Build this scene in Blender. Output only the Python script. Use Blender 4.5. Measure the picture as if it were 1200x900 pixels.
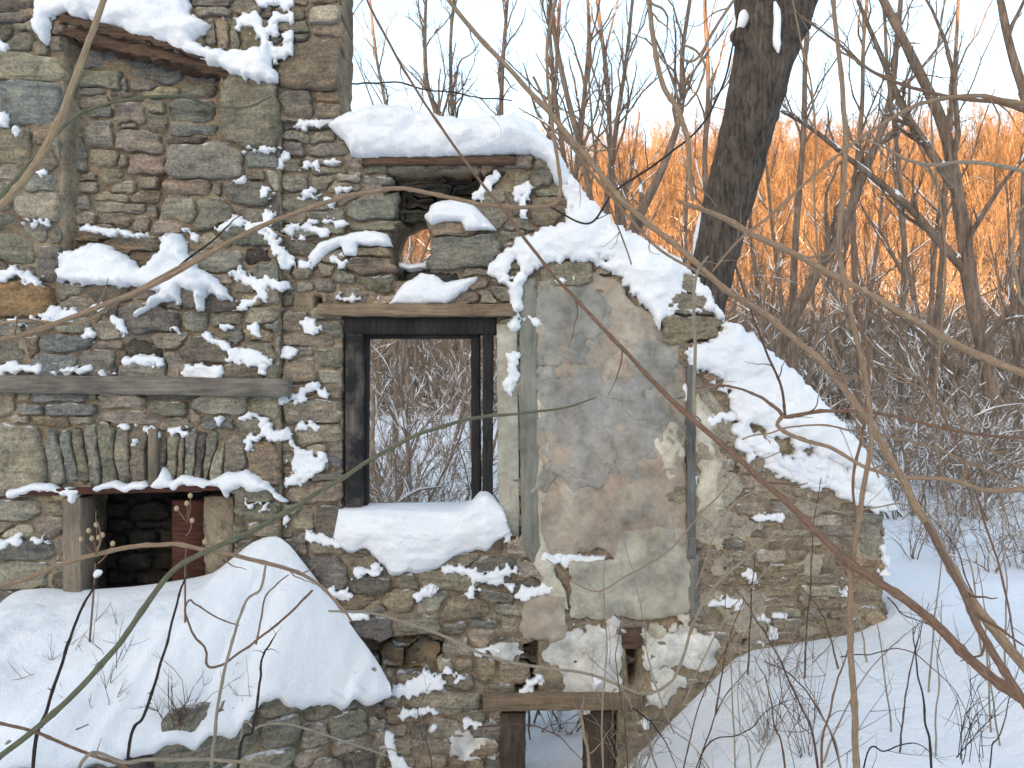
import bpy, math, random
import numpy as np
from mathutils import Vector, noise as mnoise

scene = bpy.context.scene
for o in list(bpy.data.objects):
    bpy.data.objects.remove(o)
COL = scene.collection

# ------------------------------------------------------------------ camera, sky, sun, exposure
CAM_Y, CAM_Z, FOC = -4.8, 1.7, 960.0            # metres, metres, focal length in 1200-px pixels
cd = bpy.data.cameras.new('camera')
cd.sensor_width = 36.0
cd.lens = 36.0 * FOC / 1200.0
cd.clip_start, cd.clip_end = 0.05, 2000.0
cam = bpy.data.objects.new('camera', cd)
cam.location = (0, CAM_Y, CAM_Z)
cam.rotation_euler = (math.radians(90), 0, 0)
COL.objects.link(cam)
scene.camera = cam

SUN_EL, SUN_AZ = math.radians(5.0), math.radians(204.0)   # azimuth clockwise from +Y: behind the camera, a little left
world = bpy.data.worlds.new('World')
scene.world = world
world.use_nodes = True
wn = world.node_tree.nodes
bg = wn['Background']
sky = wn.new('ShaderNodeTexSky')
sky.sky_type = 'NISHITA'
sky.sun_disc = False
sky.sun_elevation = SUN_EL
sky.sun_rotation = SUN_AZ
sky.altitude = 100
sky.air_density = 1.0
sky.dust_density = 2.0
sky.ozone_density = 1.0
veil = wn.new('ShaderNodeMix')                    # thin even high cloud over the clear sky
veil.data_type = 'RGBA'; veil.blend_type = 'ADD'
veil.inputs[0].default_value = 1.0
world.node_tree.links.new(sky.outputs[0], veil.inputs[6])
veil.inputs[7].default_value = (0.92, 1.02, 1.22, 1)
world.node_tree.links.new(veil.outputs[2], bg.inputs[0])
bg.inputs[1].default_value = 0.15

sd = bpy.data.lights.new('sun', 'SUN')
sd.energy = 4.3
sd.angle = math.radians(0.5)
sd.color = (1.0, 0.48, 0.17)
sun = bpy.data.objects.new('sun', sd)
sdir = Vector((math.sin(SUN_AZ) * math.cos(SUN_EL), math.cos(SUN_AZ) * math.cos(SUN_EL), math.sin(SUN_EL)))
sun.rotation_euler = sdir.to_track_quat('Z', 'Y').to_euler()
sun.location = (0, -20, 30)
COL.objects.link(sun)

scene.view_settings.view_transform = 'Standard'
scene.view_settings.look = 'None'
scene.view_settings.gamma = 1.0
scene.view_settings.use_curve_mapping = False
scene.view_settings.exposure = 1.72

# ------------------------------------------------------------------ helpers
def kY(Y):
    return (Y - CAM_Y) / FOC

def P(px, py, Y):
    """a measured point of the photograph at a known distance"""
    k = kY(Y)
    return np.array(((px - 600.0) * k, Y, CAM_Z + (450.0 - py) * k))

def _hash(ix, iy, seed):
    h = (ix.astype(np.int64) * 374761393 + iy.astype(np.int64) * 668265263 + seed * 974711) & 0xFFFFFFFF
    h = ((h ^ (h >> 13)) * 1274126177) & 0xFFFFFFFF
    h = h ^ (h >> 16)
    return (h & 0xFFFF) / 65535.0

def vnoise(x, y, seed=0):
    x = np.asarray(x, float); y = np.asarray(y, float)
    ix = np.floor(x); iy = np.floor(y)
    fx = x - ix; fy = y - iy
    fx = fx * fx * (3 - 2 * fx); fy = fy * fy * (3 - 2 * fy)
    a = _hash(ix, iy, seed); b = _hash(ix + 1, iy, seed)
    c = _hash(ix, iy + 1, seed); d = _hash(ix + 1, iy + 1, seed)
    return ((a * (1 - fx) + b * fx) * (1 - fy) + (c * (1 - fx) + d * fx) * fy) * 2 - 1

def fbm(x, y, seed=0, octs=4):
    s = 0.0; a = 1.0; f = 1.0; t = 0.0
    for i in range(octs):
        s = s + a * vnoise(np.asarray(x) * f, np.asarray(y) * f, seed + i * 17)
        t += a; a *= 0.5; f *= 2.03
    return s / t

def sstep(a, b, x):
    t = np.clip((np.asarray(x, float) - a) / (b - a), 0, 1)
    return t * t * (3 - 2 * t)

def mesh_from(name, verts, faces, smooth=True, tone=None):
    """verts Nx3, faces list of index lists (or an int array of quads/tris)"""
    me = bpy.data.meshes.new(name)
    verts = np.asarray(verts, dtype=np.float32)
    me.vertices.add(len(verts))
    me.vertices.foreach_set('co', verts.ravel())
    if isinstance(faces, np.ndarray):
        n, w = faces.shape
        loops = faces.ravel().astype(np.int32)
        starts = np.arange(0, n * w, w, dtype=np.int32)
    else:
        ln = np.array([len(f) for f in faces], dtype=np.int32)
        loops = np.array([i for f in faces for i in f], dtype=np.int32)
        starts = np.concatenate(([0], np.cumsum(ln)[:-1])).astype(np.int32)
        n = len(faces)
    me.loops.add(len(loops))
    me.loops.foreach_set('vertex_index', loops)
    me.polygons.add(n)
    me.polygons.foreach_set('loop_start', starts)
    me.update(calc_edges=True)
    me.validate()
    if smooth:
        me.polygons.foreach_set('use_smooth', [True] * len(me.polygons))
    if tone is not None:
        at = me.color_attributes.new('tone', 'FLOAT_COLOR', 'POINT')
        tone = np.asarray(tone, dtype=np.float32)
        if tone.ndim == 1:
            tone = np.tile(tone, (len(verts), 1))
        if tone.shape[1] == 3:
            tone = np.concatenate((tone, np.ones((len(tone), 1), np.float32)), axis=1)
        at.data.foreach_set('color', tone.astype(np.float32).ravel())
    return me

def obj(name, me, mat=None, parent=None):
    o = bpy.data.objects.new(name, me)
    COL.objects.link(o)
    if mat is not None and me is not None and not me.materials:
        me.materials.append(mat)
    if parent is not None:
        o.parent = parent
    return o

def tag(o, label=None, cat=None, group=None, kind=None):
    if label: o['label'] = label
    if cat: o['category'] = cat
    if group: o['group'] = group
    if kind: o['kind'] = kind
    return o

def empty(name, label, cat, group=None, loc=(0, 0, 0)):
    o = bpy.data.objects.new(name, None)
    COL.objects.link(o)
    o.location = loc
    o.empty_display_size = 0.1
    return tag(o, label, cat, group)

def centre(o):
    """move the origin of a world-space mesh to the middle of its base (for parent-less or origin-parented things)"""
    me = o.data
    n = len(me.vertices)
    co = np.empty(n * 3, np.float32); me.vertices.foreach_get('co', co); co = co.reshape(-1, 3)
    c = (co.min(0) + co.max(0)) / 2
    me.vertices.foreach_set('co', (co - c).ravel())
    o.location = o.location + Vector([float(v) for v in c])
    me.update()
    return o

# ------------------------------------------------------------------ materials
def nodes_of(name):
    m = bpy.data.materials.new(name)
    m.use_nodes = True
    nt = m.node_tree
    return m, nt, nt.nodes, nt.links, nt.nodes['Principled BSDF']

def N(nt, typ, **kw):
    n = nt.nodes.new(typ)
    for k, v in kw.items():
        if k == 'inp':
            for i, val in v.items():
                n.inputs[i].default_value = val
        else:
            setattr(n, k, v)
    return n

def ramp(nt, fac, stops):
    r = nt.nodes.new('ShaderNodeValToRGB')
    els = r.color_ramp.elements
    while len(els) < len(stops):
        els.new(0.5)
    for e, (p, c) in zip(els, stops):
        e.position = p
        e.color = c if len(c) == 4 else (*c, 1)
    nt.links.new(fac, r.inputs[0])
    return r.outputs[0]

def mix(nt, fac, a, b, mode='MIX'):
    m = nt.nodes.new('ShaderNodeMix')
    m.data_type = 'RGBA'; m.blend_type = mode
    for sock, v in ((m.inputs[0], fac), (m.inputs[6], a), (m.inputs[7], b)):
        if hasattr(v, 'is_linked'):
            nt.links.new(v, sock)
        elif isinstance(v, (int, float)):
            sock.default_value = v
        else:
            sock.default_value = (*v, 1) if len(v) == 3 else v
    return m.outputs[2]

def noise(nt, scale, detail=4, rough=0.55, vec=None, stretch=None):
    n = N(nt, 'ShaderNodeTexNoise', inp={'Scale': scale, 'Detail': detail, 'Roughness': rough})
    if vec is not None:
        if stretch is not None:
            mp = N(nt, 'ShaderNodeMapping')
            mp.inputs['Scale'].default_value = stretch
            nt.links.new(vec, mp.inputs[0]); vec = mp.outputs[0]
        nt.links.new(vec, n.inputs['Vector'])
    return n.outputs['Fac']

def worldpos(nt):
    return N(nt, 'ShaderNodeNewGeometry').outputs['Position']

def objpos(nt):
    return N(nt, 'ShaderNodeTexCoord').outputs['Object']

def bump(nt, bsdf, h, strength=0.5, dist=0.02):
    b = N(nt, 'ShaderNodeBump', inp={'Strength': strength, 'Distance': dist})
    nt.links.new(h, b.inputs['Height'])
    nt.links.new(b.outputs[0], bsdf.inputs['Normal'])

def mat_stone():
    m, nt, ns, ln, b = nodes_of('schist_stone')
    at = N(nt, 'ShaderNodeAttribute', attribute_name='tone')
    p = worldpos(nt)
    # per-stone offset so that neighbours do not share a pattern
    off = N(nt, 'ShaderNodeVectorMath', operation='MULTIPLY_ADD')
    ln.new(at.outputs['Color'], off.inputs[0]); off.inputs[1].default_value = (37, 51, 43); ln.new(p, off.inputs[2])
    v = off.outputs[0]
    n1 = noise(nt, 9, 6, 0.62, v)
    n2 = noise(nt, 7, 5, 0.6, v, (0.8, 1.0, 4.5))
    n3 = noise(nt, 60, 4, 0.7, v)
    n4 = noise(nt, 22, 5, 0.65, v)
    c = mix(nt, 1.0, at.outputs['Color'], ramp(nt, n1, [(0.28, (0.48, 0.47, 0.46)), (0.46, (0.97, 0.97, 0.97)), (0.56, (1.06, 1.05, 1.03)), (0.74, (1.5, 1.47, 1.4))]), 'MULTIPLY')
    c = mix(nt, 1.0, c, ramp(nt, n2, [(0.3, (0.62, 0.64, 0.68)), (0.55, (1.05, 1.03, 1.0)), (0.75, (1.35, 1.25, 1.1))]), 'MULTIPLY')
    c = mix(nt, 1.0, c, ramp(nt, n3, [(0.3, (0.55, 0.55, 0.55)), (0.7, (1.4, 1.4, 1.4))]), 'MULTIPLY')
    lich = ramp(nt, n4, [(0.62, (0, 0, 0)), (0.74, (1, 1, 1))])
    c = mix(nt, N_mul(nt, lich, 0.55), c, (0.40, 0.39, 0.33))
    rust = ramp(nt, noise(nt, 4, 3, 0.5, v), [(0.60, (0, 0, 0)), (0.78, (1, 1, 1))])
    c = mix(nt, N_mul(nt, rust, 0.35), c, (0.27, 0.18, 0.10))
    sn = N(nt, 'ShaderNodeSeparateXYZ'); ln.new(N(nt, 'ShaderNodeNewGeometry').outputs['Normal'], sn.inputs[0])
    mr = N(nt, 'ShaderNodeMapRange', inp={1: 0.50, 2: 0.80, 3: 0.0, 4: 1.0}); ln.new(sn.outputs[2], mr.inputs[0])
    pw = N(nt, 'ShaderNodeMath', operation='MULTIPLY'); ln.new(mr.outputs[0], pw.inputs[0])
    ln.new(ramp(nt, noise(nt, 14, 5, 0.65, p), [(0.50, (0,) * 3), (0.60, (1,) * 3)]), pw.inputs[1])
    c = mix(nt, pw.outputs[0], c, (0.84, 0.86, 0.89))
    ln.new(c, b.inputs['Base Color'])
    b.inputs['Roughness'].default_value = 0.88
    b.inputs['Specular IOR Level'].default_value = 0.25
    h = N(nt, 'ShaderNodeMath', operation='MULTIPLY_ADD'); ln.new(n2, h.inputs[0]); h.inputs[1].default_value = 1.2; ln.new(n4, h.inputs[2])
    h2 = N(nt, 'ShaderNodeMath', operation='MULTIPLY_ADD'); ln.new(n3, h2.inputs[0]); h2.inputs[1].default_value = 0.35; ln.new(h.outputs[0], h2.inputs[2])
    bump(nt, b, h2.outputs[0], 1.0, 0.034)
    return m

def N_mul(nt, col, f):
    m = N(nt, 'ShaderNodeMath', operation='MULTIPLY')
    nt.links.new(col, m.inputs[0]); m.inputs[1].default_value = f
    return m.outputs[0]

def mat_mortar(name='earth_mortar', a=(0.245, 0.19, 0.128), bcol=(0.385, 0.322, 0.235), dark=(0.095, 0.076, 0.056)):
    m, nt, ns, ln, b = nodes_of(name)
    p = worldpos(nt)
    n1 = noise(nt, 3.2, 5, 0.6, p)
    n2 = noise(nt, 26, 6, 0.7, p)
    n3 = noise(nt, 90, 3, 0.6, p)
    c = ramp(nt, n1, [(0.3, a), (0.5, tuple((x + y) / 2 for x, y in zip(a, bcol))), (0.68, bcol)])
    n0 = noise(nt, 7, 6, 0.65, p)
    c = mix(nt, 1.0, c, ramp(nt, n0, [(0.32, (0.6, 0.58, 0.55)), (0.5, (1, 1, 1)), (0.68, (1.3, 1.26, 1.18))]), 'MULTIPLY')
    c = mix(nt, ramp(nt, n2, [(0.30, (0.85,) * 3), (0.46, (0, 0, 0))]), c, dark)
    c = mix(nt, ramp(nt, n2, [(0.62, (0,) * 3), (0.8, (0.5,) * 3)]), c, (0.42, 0.37, 0.28))
    c = mix(nt, 1.0, c, ramp(nt, n3, [(0.3, (0.75,) * 3), (0.7, (1.2,) * 3)]), 'MULTIPLY')
    ln.new(c, b.inputs['Base Color'])
    b.inputs['Roughness'].default_value = 0.95
    b.inputs['Specular IOR Level'].default_value = 0.15
    h = N(nt, 'ShaderNodeMath', operation='MULTIPLY_ADD'); ln.new(n3, h.inputs[0]); h.inputs[1].default_value = 0.3; ln.new(n2, h.inputs[2])
    bump(nt, b, h.outputs[0], 0.9, 0.03)
    return m

def mat_snow():
    m, nt, ns, ln, b = nodes_of('snow')
    p = worldpos(nt)
    n1 = noise(nt, 2.5, 3, 0.5, p)
    n2 = noise(nt, 38, 5, 0.65, p)
    c = ramp(nt, n1, [(0.3, (0.80, 0.825, 0.86)), (0.7, (0.90, 0.91, 0.92))])
    n5 = noise(nt, 150, 3, 0.7, p)
    c = mix(nt, 1.0, c, ramp(nt, n5, [(0.3, (0.93,) * 3), (0.7, (1.04,) * 3)]), 'MULTIPLY')
    bits = ramp(nt, noise(nt, 75, 2, 0.5, p), [(0.755, (0,) * 3), (0.79, (1,) * 3)])       # bark crumbs and grit
    c = mix(nt, N_mul(nt, bits, 0.6), c, (0.22, 0.17, 0.12))
    ln.new(c, b.inputs['Base Color'])
    b.inputs['Roughness'].default_value = 0.7
    b.inputs['Specular IOR Level'].default_value = 0.2
    h = N(nt, 'ShaderNodeMath', operation='MULTIPLY_ADD'); ln.new(noise(nt, 9, 4, 0.55, p), h.inputs[0]); h.inputs[1].default_value = 1.6; ln.new(n2, h.inputs[2])
    h3 = N(nt, 'ShaderNodeMath', operation='MULTIPLY_ADD'); ln.new(n5, h3.inputs[0]); h3.inputs[1].default_value = 0.35; ln.new(h.outputs[0], h3.inputs[2])
    bump(nt, b, h3.outputs[0], 0.5, 0.018)
    return m

def mat_ground():
    """snow near the house; the far hillside keeps snow only between drifts of leaf litter"""
    m, nt, ns, ln, b = nodes_of('snowy_ground')
    p = worldpos(nt)
    n1 = noise(nt, 0.8, 5, 0.6, p)
    n2 = noise(nt, 30, 5, 0.65, p)
    n3 = noise(nt, 0.35, 6, 0.65, p)
    snow = ramp(nt, n1, [(0.3, (0.80, 0.82, 0.86)), (0.7, (0.89, 0.90, 0.92))])
    litter = ramp(nt, noise(nt, 1.4, 5, 0.6, p), [(0.35, (0.10, 0.06, 0.035)), (0.65, (0.24, 0.145, 0.075))])
    sep = N(nt, 'ShaderNodeSeparateXYZ'); ln.new(p, sep.inputs[0])
    mr = N(nt, 'ShaderNodeMapRange', inp={1: 14.0, 2: 60.0, 3: -0.30, 4: 0.17}); ln.new(sep.outputs[1], mr.inputs[0])
    ad = N(nt, 'ShaderNodeMath', operation='ADD'); ln.new(n3, ad.inputs[0]); ln.new(mr.outputs[0], ad.inputs[1])
    c = mix(nt, ramp(nt, ad.outputs[0], [(0.42, (0,) * 3), (0.56, (1,) * 3)]), snow, litter)
    ln.new(c, b.inputs['Base Color'])
    b.inputs['Roughness'].default_value = 0.75
    b.inputs['Specular IOR Level'].default_value = 0.2
    h = N(nt, 'ShaderNodeMath', operation='MULTIPLY_ADD'); ln.new(noise(nt, 5, 4, 0.55, p), h.inputs[0]); h.inputs[1].default_value = 2.5; ln.new(n2, h.inputs[2])
    bump(nt, b, h.outputs[0], 0.6, 0.026)
    return m

def mat_wood(name, c0, c1, axis=(1.2, 14, 14), dark=None):
    m, nt, ns, ln, b = nodes_of(name)
    p = worldpos(nt)
    g = noise(nt, 6, 6, 0.65, p, axis)
    g2 = noise(nt, 5, 4, 0.6, p)
    c = ramp(nt, g, [(0.3, c0), (0.68, c1)])
    if dark is not None:
        c = mix(nt, ramp(nt, g2, [(0.42, (1,) * 3), (0.62, (0,) * 3)]), c, dark)
    else:
        c = mix(nt, 1.0, c, ramp(nt, g2, [(0.3, (0.6,) * 3), (0.7, (1.2,) * 3)]), 'MULTIPLY')
    ln.new(c, b.inputs['Base Color'])
    b.inputs['Roughness'].default_value = 0.85
    b.inputs['Specular IOR Level'].default_value = 0.25
    bump(nt, b, g, 0.8, 0.012)
    return m

def mat_bark(name, c0, c1, scale=14, stretch=(1, 1, 0.18), bd=0.02):
    m, nt, ns, ln, b = nodes_of(name)
    p = worldpos(nt)
    g = noise(nt, scale, 6, 0.65, p, stretch)
    g2 = noise(nt, 3, 4, 0.6, p)
    c = ramp(nt, g, [(0.32, c0), (0.66, c1)])
    c = mix(nt, 1.0, c, ramp(nt, g2, [(0.3, (0.7,) * 3), (0.7, (1.25,) * 3)]), 'MULTIPLY')
    ln.new(c, b.inputs['Base Color'])
    b.inputs['Roughness'].default_value = 0.9
    b.inputs['Specular IOR Level'].default_value = 0.2
    bump(nt, b, g, 0.9, bd)
    return m

def mat_cane(name, c0, c1, c2):
    m, nt, ns, ln, b = nodes_of(name)
    at = N(nt, 'ShaderNodeAttribute', attribute_name='along').outputs['Vector']
    g = noise(nt, 3.0, 5, 0.7, at, (1.6, 1.6, 5.0))
    g2 = noise(nt, 9.0, 4, 0.6, at, (1.0, 1.0, 1.0))
    g3 = noise(nt, 30, 3, 0.6, at, (0.5, 0.5, 3.0))
    c = ramp(nt, g, [(0.30, c0), (0.5, c1), (0.70, c2)])
    c = mix(nt, 1.0, c, ramp(nt, g2, [(0.3, (0.55,) * 3), (0.7, (1.3,) * 3)]), 'MULTIPLY')
    ln.new(c, b.inputs['Base Color'])
    b.inputs['Roughness'].default_value = 0.8
    b.inputs['Specular IOR Level'].default_value = 0.25
    h = N(nt, 'ShaderNodeMath', operation='ADD'); ln.new(g, h.inputs[0]); ln.new(g3, h.inputs[1])
    bump(nt, b, h.outputs[0], 0.8, 0.006)
    return m

def mat_plaster(name, base, blotch, pale, pink):
    m, nt, ns, ln, b = nodes_of(name)
    p = worldpos(nt)
    n1 = noise(nt, 1.9, 6, 0.62, p)
    n2 = noise(nt, 3.1, 5, 0.6, p, (1.3, 1, 0.7))
    n3 = noise(nt, 40, 5, 0.7, p)
    n4 = noise(nt, 8, 6, 0.7, p)
    c = ramp(nt, n1, [(0.40, blotch), (0.47, base), (0.53, base), (0.60, pale)])
    c = mix(nt, ramp(nt, n2, [(0.5, (0,) * 3), (0.6, (0.75,) * 3)]), c, pink)
    c = mix(nt, 1.0, c, ramp(nt, n4, [(0.3, (0.55,) * 3), (0.48, (0.92,) * 3), (0.56, (1.05,) * 3), (0.75, (1.4,) * 3)]), 'MULTIPLY')
    c = mix(nt, ramp(nt, n3, [(0.68, (0,) * 3), (0.78, (0.6,) * 3)]), c, (0.55, 0.52, 0.45))
    c = mix(nt, ramp(nt, n3, [(0.2, (0.7,) * 3), (0.3, (0,) * 3)]), c, (0.08, 0.075, 0.07))
    vo = N(nt, 'ShaderNodeTexVoronoi', feature='DISTANCE_TO_EDGE', inp={'Scale': 2.3})
    wv = N(nt, 'ShaderNodeVectorMath', operation='MULTIPLY_ADD')
    nz = N(nt, 'ShaderNodeTexNoise', inp={'Scale': 5.0, 'Detail': 5.0})
    ln.new(p, nz.inputs['Vector'])
    ln.new(nz.outputs['Color'], wv.inputs[0]); wv.inputs[1].default_value = (0.35, 0.35, 0.35); ln.new(p, wv.inputs[2])
    ln.new(wv.outputs[0], vo.inputs['Vector'])
    crack = ramp(nt, vo.outputs['Distance'], [(0.0, (1,) * 3), (0.006, (0,) * 3)])
    crack = mix(nt, 1.0, crack, ramp(nt, n1, [(0.45, (0,) * 3), (0.55, (1,) * 3)]), 'MULTIPLY')
    c = mix(nt, N_mul(nt, crack, 0.45), c, (0.11, 0.10, 0.09))
    ln.new(c, b.inputs['Base Color'])
    b.inputs['Roughness'].default_value = 0.92
    b.inputs['Specular IOR Level'].default_value = 0.15
    h = N(nt, 'ShaderNodeMath', operation='MULTIPLY_ADD'); ln.new(n3, h.inputs[0]); h.inputs[1].default_value = 0.25; ln.new(n4, h.inputs[2])
    h2 = N(nt, 'ShaderNodeMath', operation='MULTIPLY_ADD'); ln.new(crack, h2.inputs[0]); h2.inputs[1].default_value = -0.5; ln.new(h.outputs[0], h2.inputs[2])
    bump(nt, b, h2.outputs[0], 0.5, 0.018)
    return m

M = {}
M['stone'] = mat_stone()
M['mortar'] = mat_mortar()
M['render'] = mat_mortar('lime_render', (0.34, 0.295, 0.22), (0.50, 0.45, 0.36), (0.20, 0.168, 0.125))
M['snow'] = mat_snow()
M['ground'] = mat_ground()
M['grey_wood'] = mat_wood('weathered_board', (0.13, 0.115, 0.095), (0.27, 0.245, 0.205))
M['brown_wood'] = mat_wood('rotten_timber', (0.055, 0.035, 0.024), (0.17, 0.105, 0.07))
M['tan_wood'] = mat_wood('tan_board', (0.15, 0.105, 0.065), (0.30, 0.225, 0.15))
M['post_wood'] = mat_wood('old_post', (0.045, 0.034, 0.026), (0.125, 0.092, 0.066), (14, 14, 1.0))
M['pale_post'] = mat_wood('pale_post', (0.15, 0.12, 0.085), (0.30, 0.25, 0.19), (14, 14, 1.0))
M['char_wood'] = mat_wood('charred_wood', (0.012, 0.012, 0.013), (0.045, 0.043, 0.042), (14, 14, 1.2))
M['jamb_wood'] = mat_wood('smoked_wood', (0.07, 0.06, 0.052), (0.17, 0.15, 0.13), (14, 14, 0.8), (0.02, 0.02, 0.02))
M['stud_wood'] = mat_wood('grey_stud', (0.09, 0.09, 0.085), (0.20, 0.20, 0.19), (14, 14, 0.8))
M['corner_strip'] = mat_wood('green_strip', (0.17, 0.17, 0.14), (0.29, 0.285, 0.24), (6, 6, 0.6))
M['rust'] = mat_wood('rusty_iron', (0.04, 0.016, 0.012), (0.12, 0.05, 0.035))
M['soot'] = mat_mortar('sooty_masonry', (0.022, 0.02, 0.018), (0.06, 0.052, 0.045), (0.012, 0.011, 0.01))
M['plaster'] = mat_plaster('stained_plaster', (0.355, 0.305, 0.24), (0.27, 0.245, 0.205), (0.43, 0.385, 0.31), (0.375, 0.285, 0.215))
M['plaster_pale'] = mat_plaster('pale_plaster', (0.38, 0.36, 0.295), (0.29, 0.285, 0.24), (0.44, 0.41, 0.34), (0.40, 0.355, 0.275))
M['plaster_blue'] = mat_plaster('bluish_plaster', (0.29, 0.28, 0.258), (0.22, 0.22, 0.212), (0.345, 0.33, 0.295), (0.32, 0.285, 0.24))
M['plaster_grey'] = mat_plaster('grey_plaster', (0.29, 0.28, 0.245), (0.20, 0.20, 0.18), (0.37, 0.35, 0.30), (0.32, 0.275, 0.225))
M['whitewash'] = mat_plaster('whitewash', (0.58, 0.58, 0.55), (0.46, 0.47, 0.45), (0.68, 0.67, 0.62), (0.55, 0.52, 0.45))
M['lime_edge'] = mat_plaster('lime_edge', (0.52, 0.48, 0.38), (0.42, 0.39, 0.31), (0.62, 0.58, 0.48), (0.48, 0.43, 0.33))
M['bark'] = mat_bark('bark_dark', (0.028, 0.024, 0.021), (0.15, 0.122, 0.10), 30, (1, 1, 0.2), 0.06)
M['bark_mid'] = mat_bark('bark_mid', (0.095, 0.072, 0.056), (0.26, 0.195, 0.15), 22)  # bark colour lightened to stand in for haze and glare over the trees
M['twig'] = mat_bark('twig_brown', (0.15, 0.11, 0.08), (0.36, 0.275, 0.205), 22)
M['bark_far'] = mat_bark('bark_far', (0.20, 0.15, 0.11), (0.42, 0.33, 0.25), 3, (1, 1, 0.3), 0.0)  # paler still: haze over the far trunks is put into their colour
def vary_by_tree(m):
    nt = m.node_tree; b = nt.nodes['Principled BSDF']
    src = b.inputs['Base Color'].links[0].from_socket
    rnd = N(nt, 'ShaderNodeObjectInfo').outputs['Random']
    c = mix(nt, 1.0, src, ramp(nt, rnd, [(0.0, (0.35, 0.33, 0.32)), (0.45, (0.8, 0.78, 0.75)), (1.0, (1.25, 1.2, 1.12))]), 'MULTIPLY')
    nt.links.new(c, b.inputs['Base Color'])
vary_by_tree(M['bark_far'])
M['cane_tan'] = mat_cane('cane_tan', (.22,.14,.085), (.41,.28,.18), (.53,.40,.275))
M['cane_straw'] = mat_cane('cane_straw', (0.28, 0.2, 0.12), (0.46, 0.34, 0.21), (0.58, 0.46, 0.31))
M['cane_brown'] = mat_cane('cane_brown', (0.14, 0.075, 0.05), (0.28, 0.165, 0.11), (0.38, 0.27, 0.19))
M['cane_green'] = mat_cane('cane_green', (0.1, 0.1, 0.06), (0.19, 0.19, 0.115), (0.29, 0.275, 0.18))
M['stem_dark'] = mat_cane('stem_dark', (0.025, 0.02, 0.018), (0.055, 0.042, 0.036), (0.1, 0.08, 0.068))
M['stem_red'] = mat_cane('stem_red', (0.08, 0.043, 0.034), (0.16, 0.09, 0.068), (0.25, 0.16, 0.125))
M['stem_pale'] = mat_cane('stem_pale', (0.27, 0.215, 0.155), (0.42, 0.35, 0.26), (0.54, 0.475, 0.375))
M['dry_leaf'] = mat_bark('dry_leaf', (0.20, 0.10, 0.05), (0.34, 0.19, 0.10), 60, (1, 1, 1), 0.002)

# ------------------------------------------------------------------ terrain: one sheet out to the skyline hills
def ground_z(X, Y):
    X = np.asarray(X, float); Y = np.asarray(Y, float)
    # level of the snow along the foot of the wall
    foot = np.interp(X, [-6, -0.3, 0.35, 0.7, 1.0, 1.35, 2.0, 2.35, 3.2, 6, 12], [-1.0, -1.0, -0.85, -0.5, -0.2, 0.14, 0.24, 0.40, 0.40, 0.55, 0.8])
    behind = np.interp(X, [-8, -0.5, 0.8, 1.8, 2.4, 6, 12], [-0.75, -0.75, -0.65, -0.1, 0.40, 0.5, 0.7])
    lawn = 0.02 * X
    t = sstep(-3.0, -0.6, Y)
    z = lawn * (1 - t) + foot * t
    t2 = sstep(0.0, 0.5, Y)
    z = z * (1 - t2) + behind * t2
    # behind the house the plot runs level, then the valley side climbs
    t3 = sstep(3, 18, Y)
    z = z * (1 - t3) + 0.1 * t3
    up = np.interp(Y, [16, 26, 45, 70, 100, 130, 160, 240], [0, 0.6, 4.5, 11.5, 21.0, 30.5, 38.0, 44.0])
    roll = 1.0 + 0.06 * fbm(X / 45.0, Y / 60.0, 5, 3)
    z = z + up * roll
    z = z + 0.055 * np.clip(X - 20, -60, 150) * sstep(60, 140, Y) + 2.2 * fbm(X / 22, Y / 40, 15, 3) * sstep(60, 130, Y)
    # ridge behind the camera that keeps the low sun off the house
    back = np.interp(-Y, [8, 22, 45, 75, 110, 170], [0, 2.5, 10.0, 18.0, 19.5, 19.5])
    z = z + back
    z = z + 0.03 * fbm(X * 1.3, Y * 1.3, 9, 4) * sstep(0.0, 0.6, np.abs(Y) + 0.15) + 0.25 * fbm(X / 6, Y / 6, 3, 3) * sstep(6, 20, np.abs(Y))
    return z

def axis_pts(lo, hi, near, step0, grow):
    pts = [near]
    s = step0; p = near
    while p < hi:
        d = abs(p - near)
        p += s if d < 6 else s * (1 + (d - 6) * grow)
        pts.append(min(p, hi))
    s = step0; p = near; neg = []
    while p > lo:
        d = abs(p - near)
        p -= s if d < 6 else s * (1 + (d - 6) * grow)
        neg.append(max(p, lo))
    return np.array(sorted(set(neg + pts)))

gx = axis_pts(-260, 260, 0.5, 0.09, 0.30)
gy = axis_pts(-170, 260, 0.5, 0.09, 0.30)
GX, GY = np.meshgrid(gx, gy)
GZ = ground_z(GX, GY)
nx, ny = len(gx), len(gy)
idx = np.arange(nx * ny).reshape(ny, nx)
q = np.stack((idx[:-1, :-1], idx[:-1, 1:], idx[1:, 1:], idx[1:, :-1]), -1).reshape(-1, 4)
g = obj('ground', mesh_from('ground', np.stack((GX, GY, GZ), -1).reshape(-1, 3), q), M['ground'])
tag(g, kind='structure')

# ------------------------------------------------------------------ tubes, branches, trees
def catmull(pts, n=6):
    pts = np.asarray(pts, float)
    if len(pts) < 3:
        t = np.linspace(0, 1, n + 1)[:, None]
        return pts[0] * (1 - t) + pts[-1] * t
    q = np.vstack((2 * pts[0] - pts[1], pts, 2 * pts[-1] - pts[-2]))
    t = (np.arange(n) / n)[None, :, None]
    p0, p1, p2, p3 = (q[k:len(q) - 3 + k][:, None, :] for k in range(4))
    out = 0.5 * ((2 * p1) + (-p0 + p2) * t + (2 * p0 - 5 * p1 + 4 * p2 - p3) * t * t + (-p0 + 3 * p1 - 3 * p2 + p3) * t ** 3)
    return np.vstack((out.reshape(-1, pts.shape[1]), q[-2]))

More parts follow.
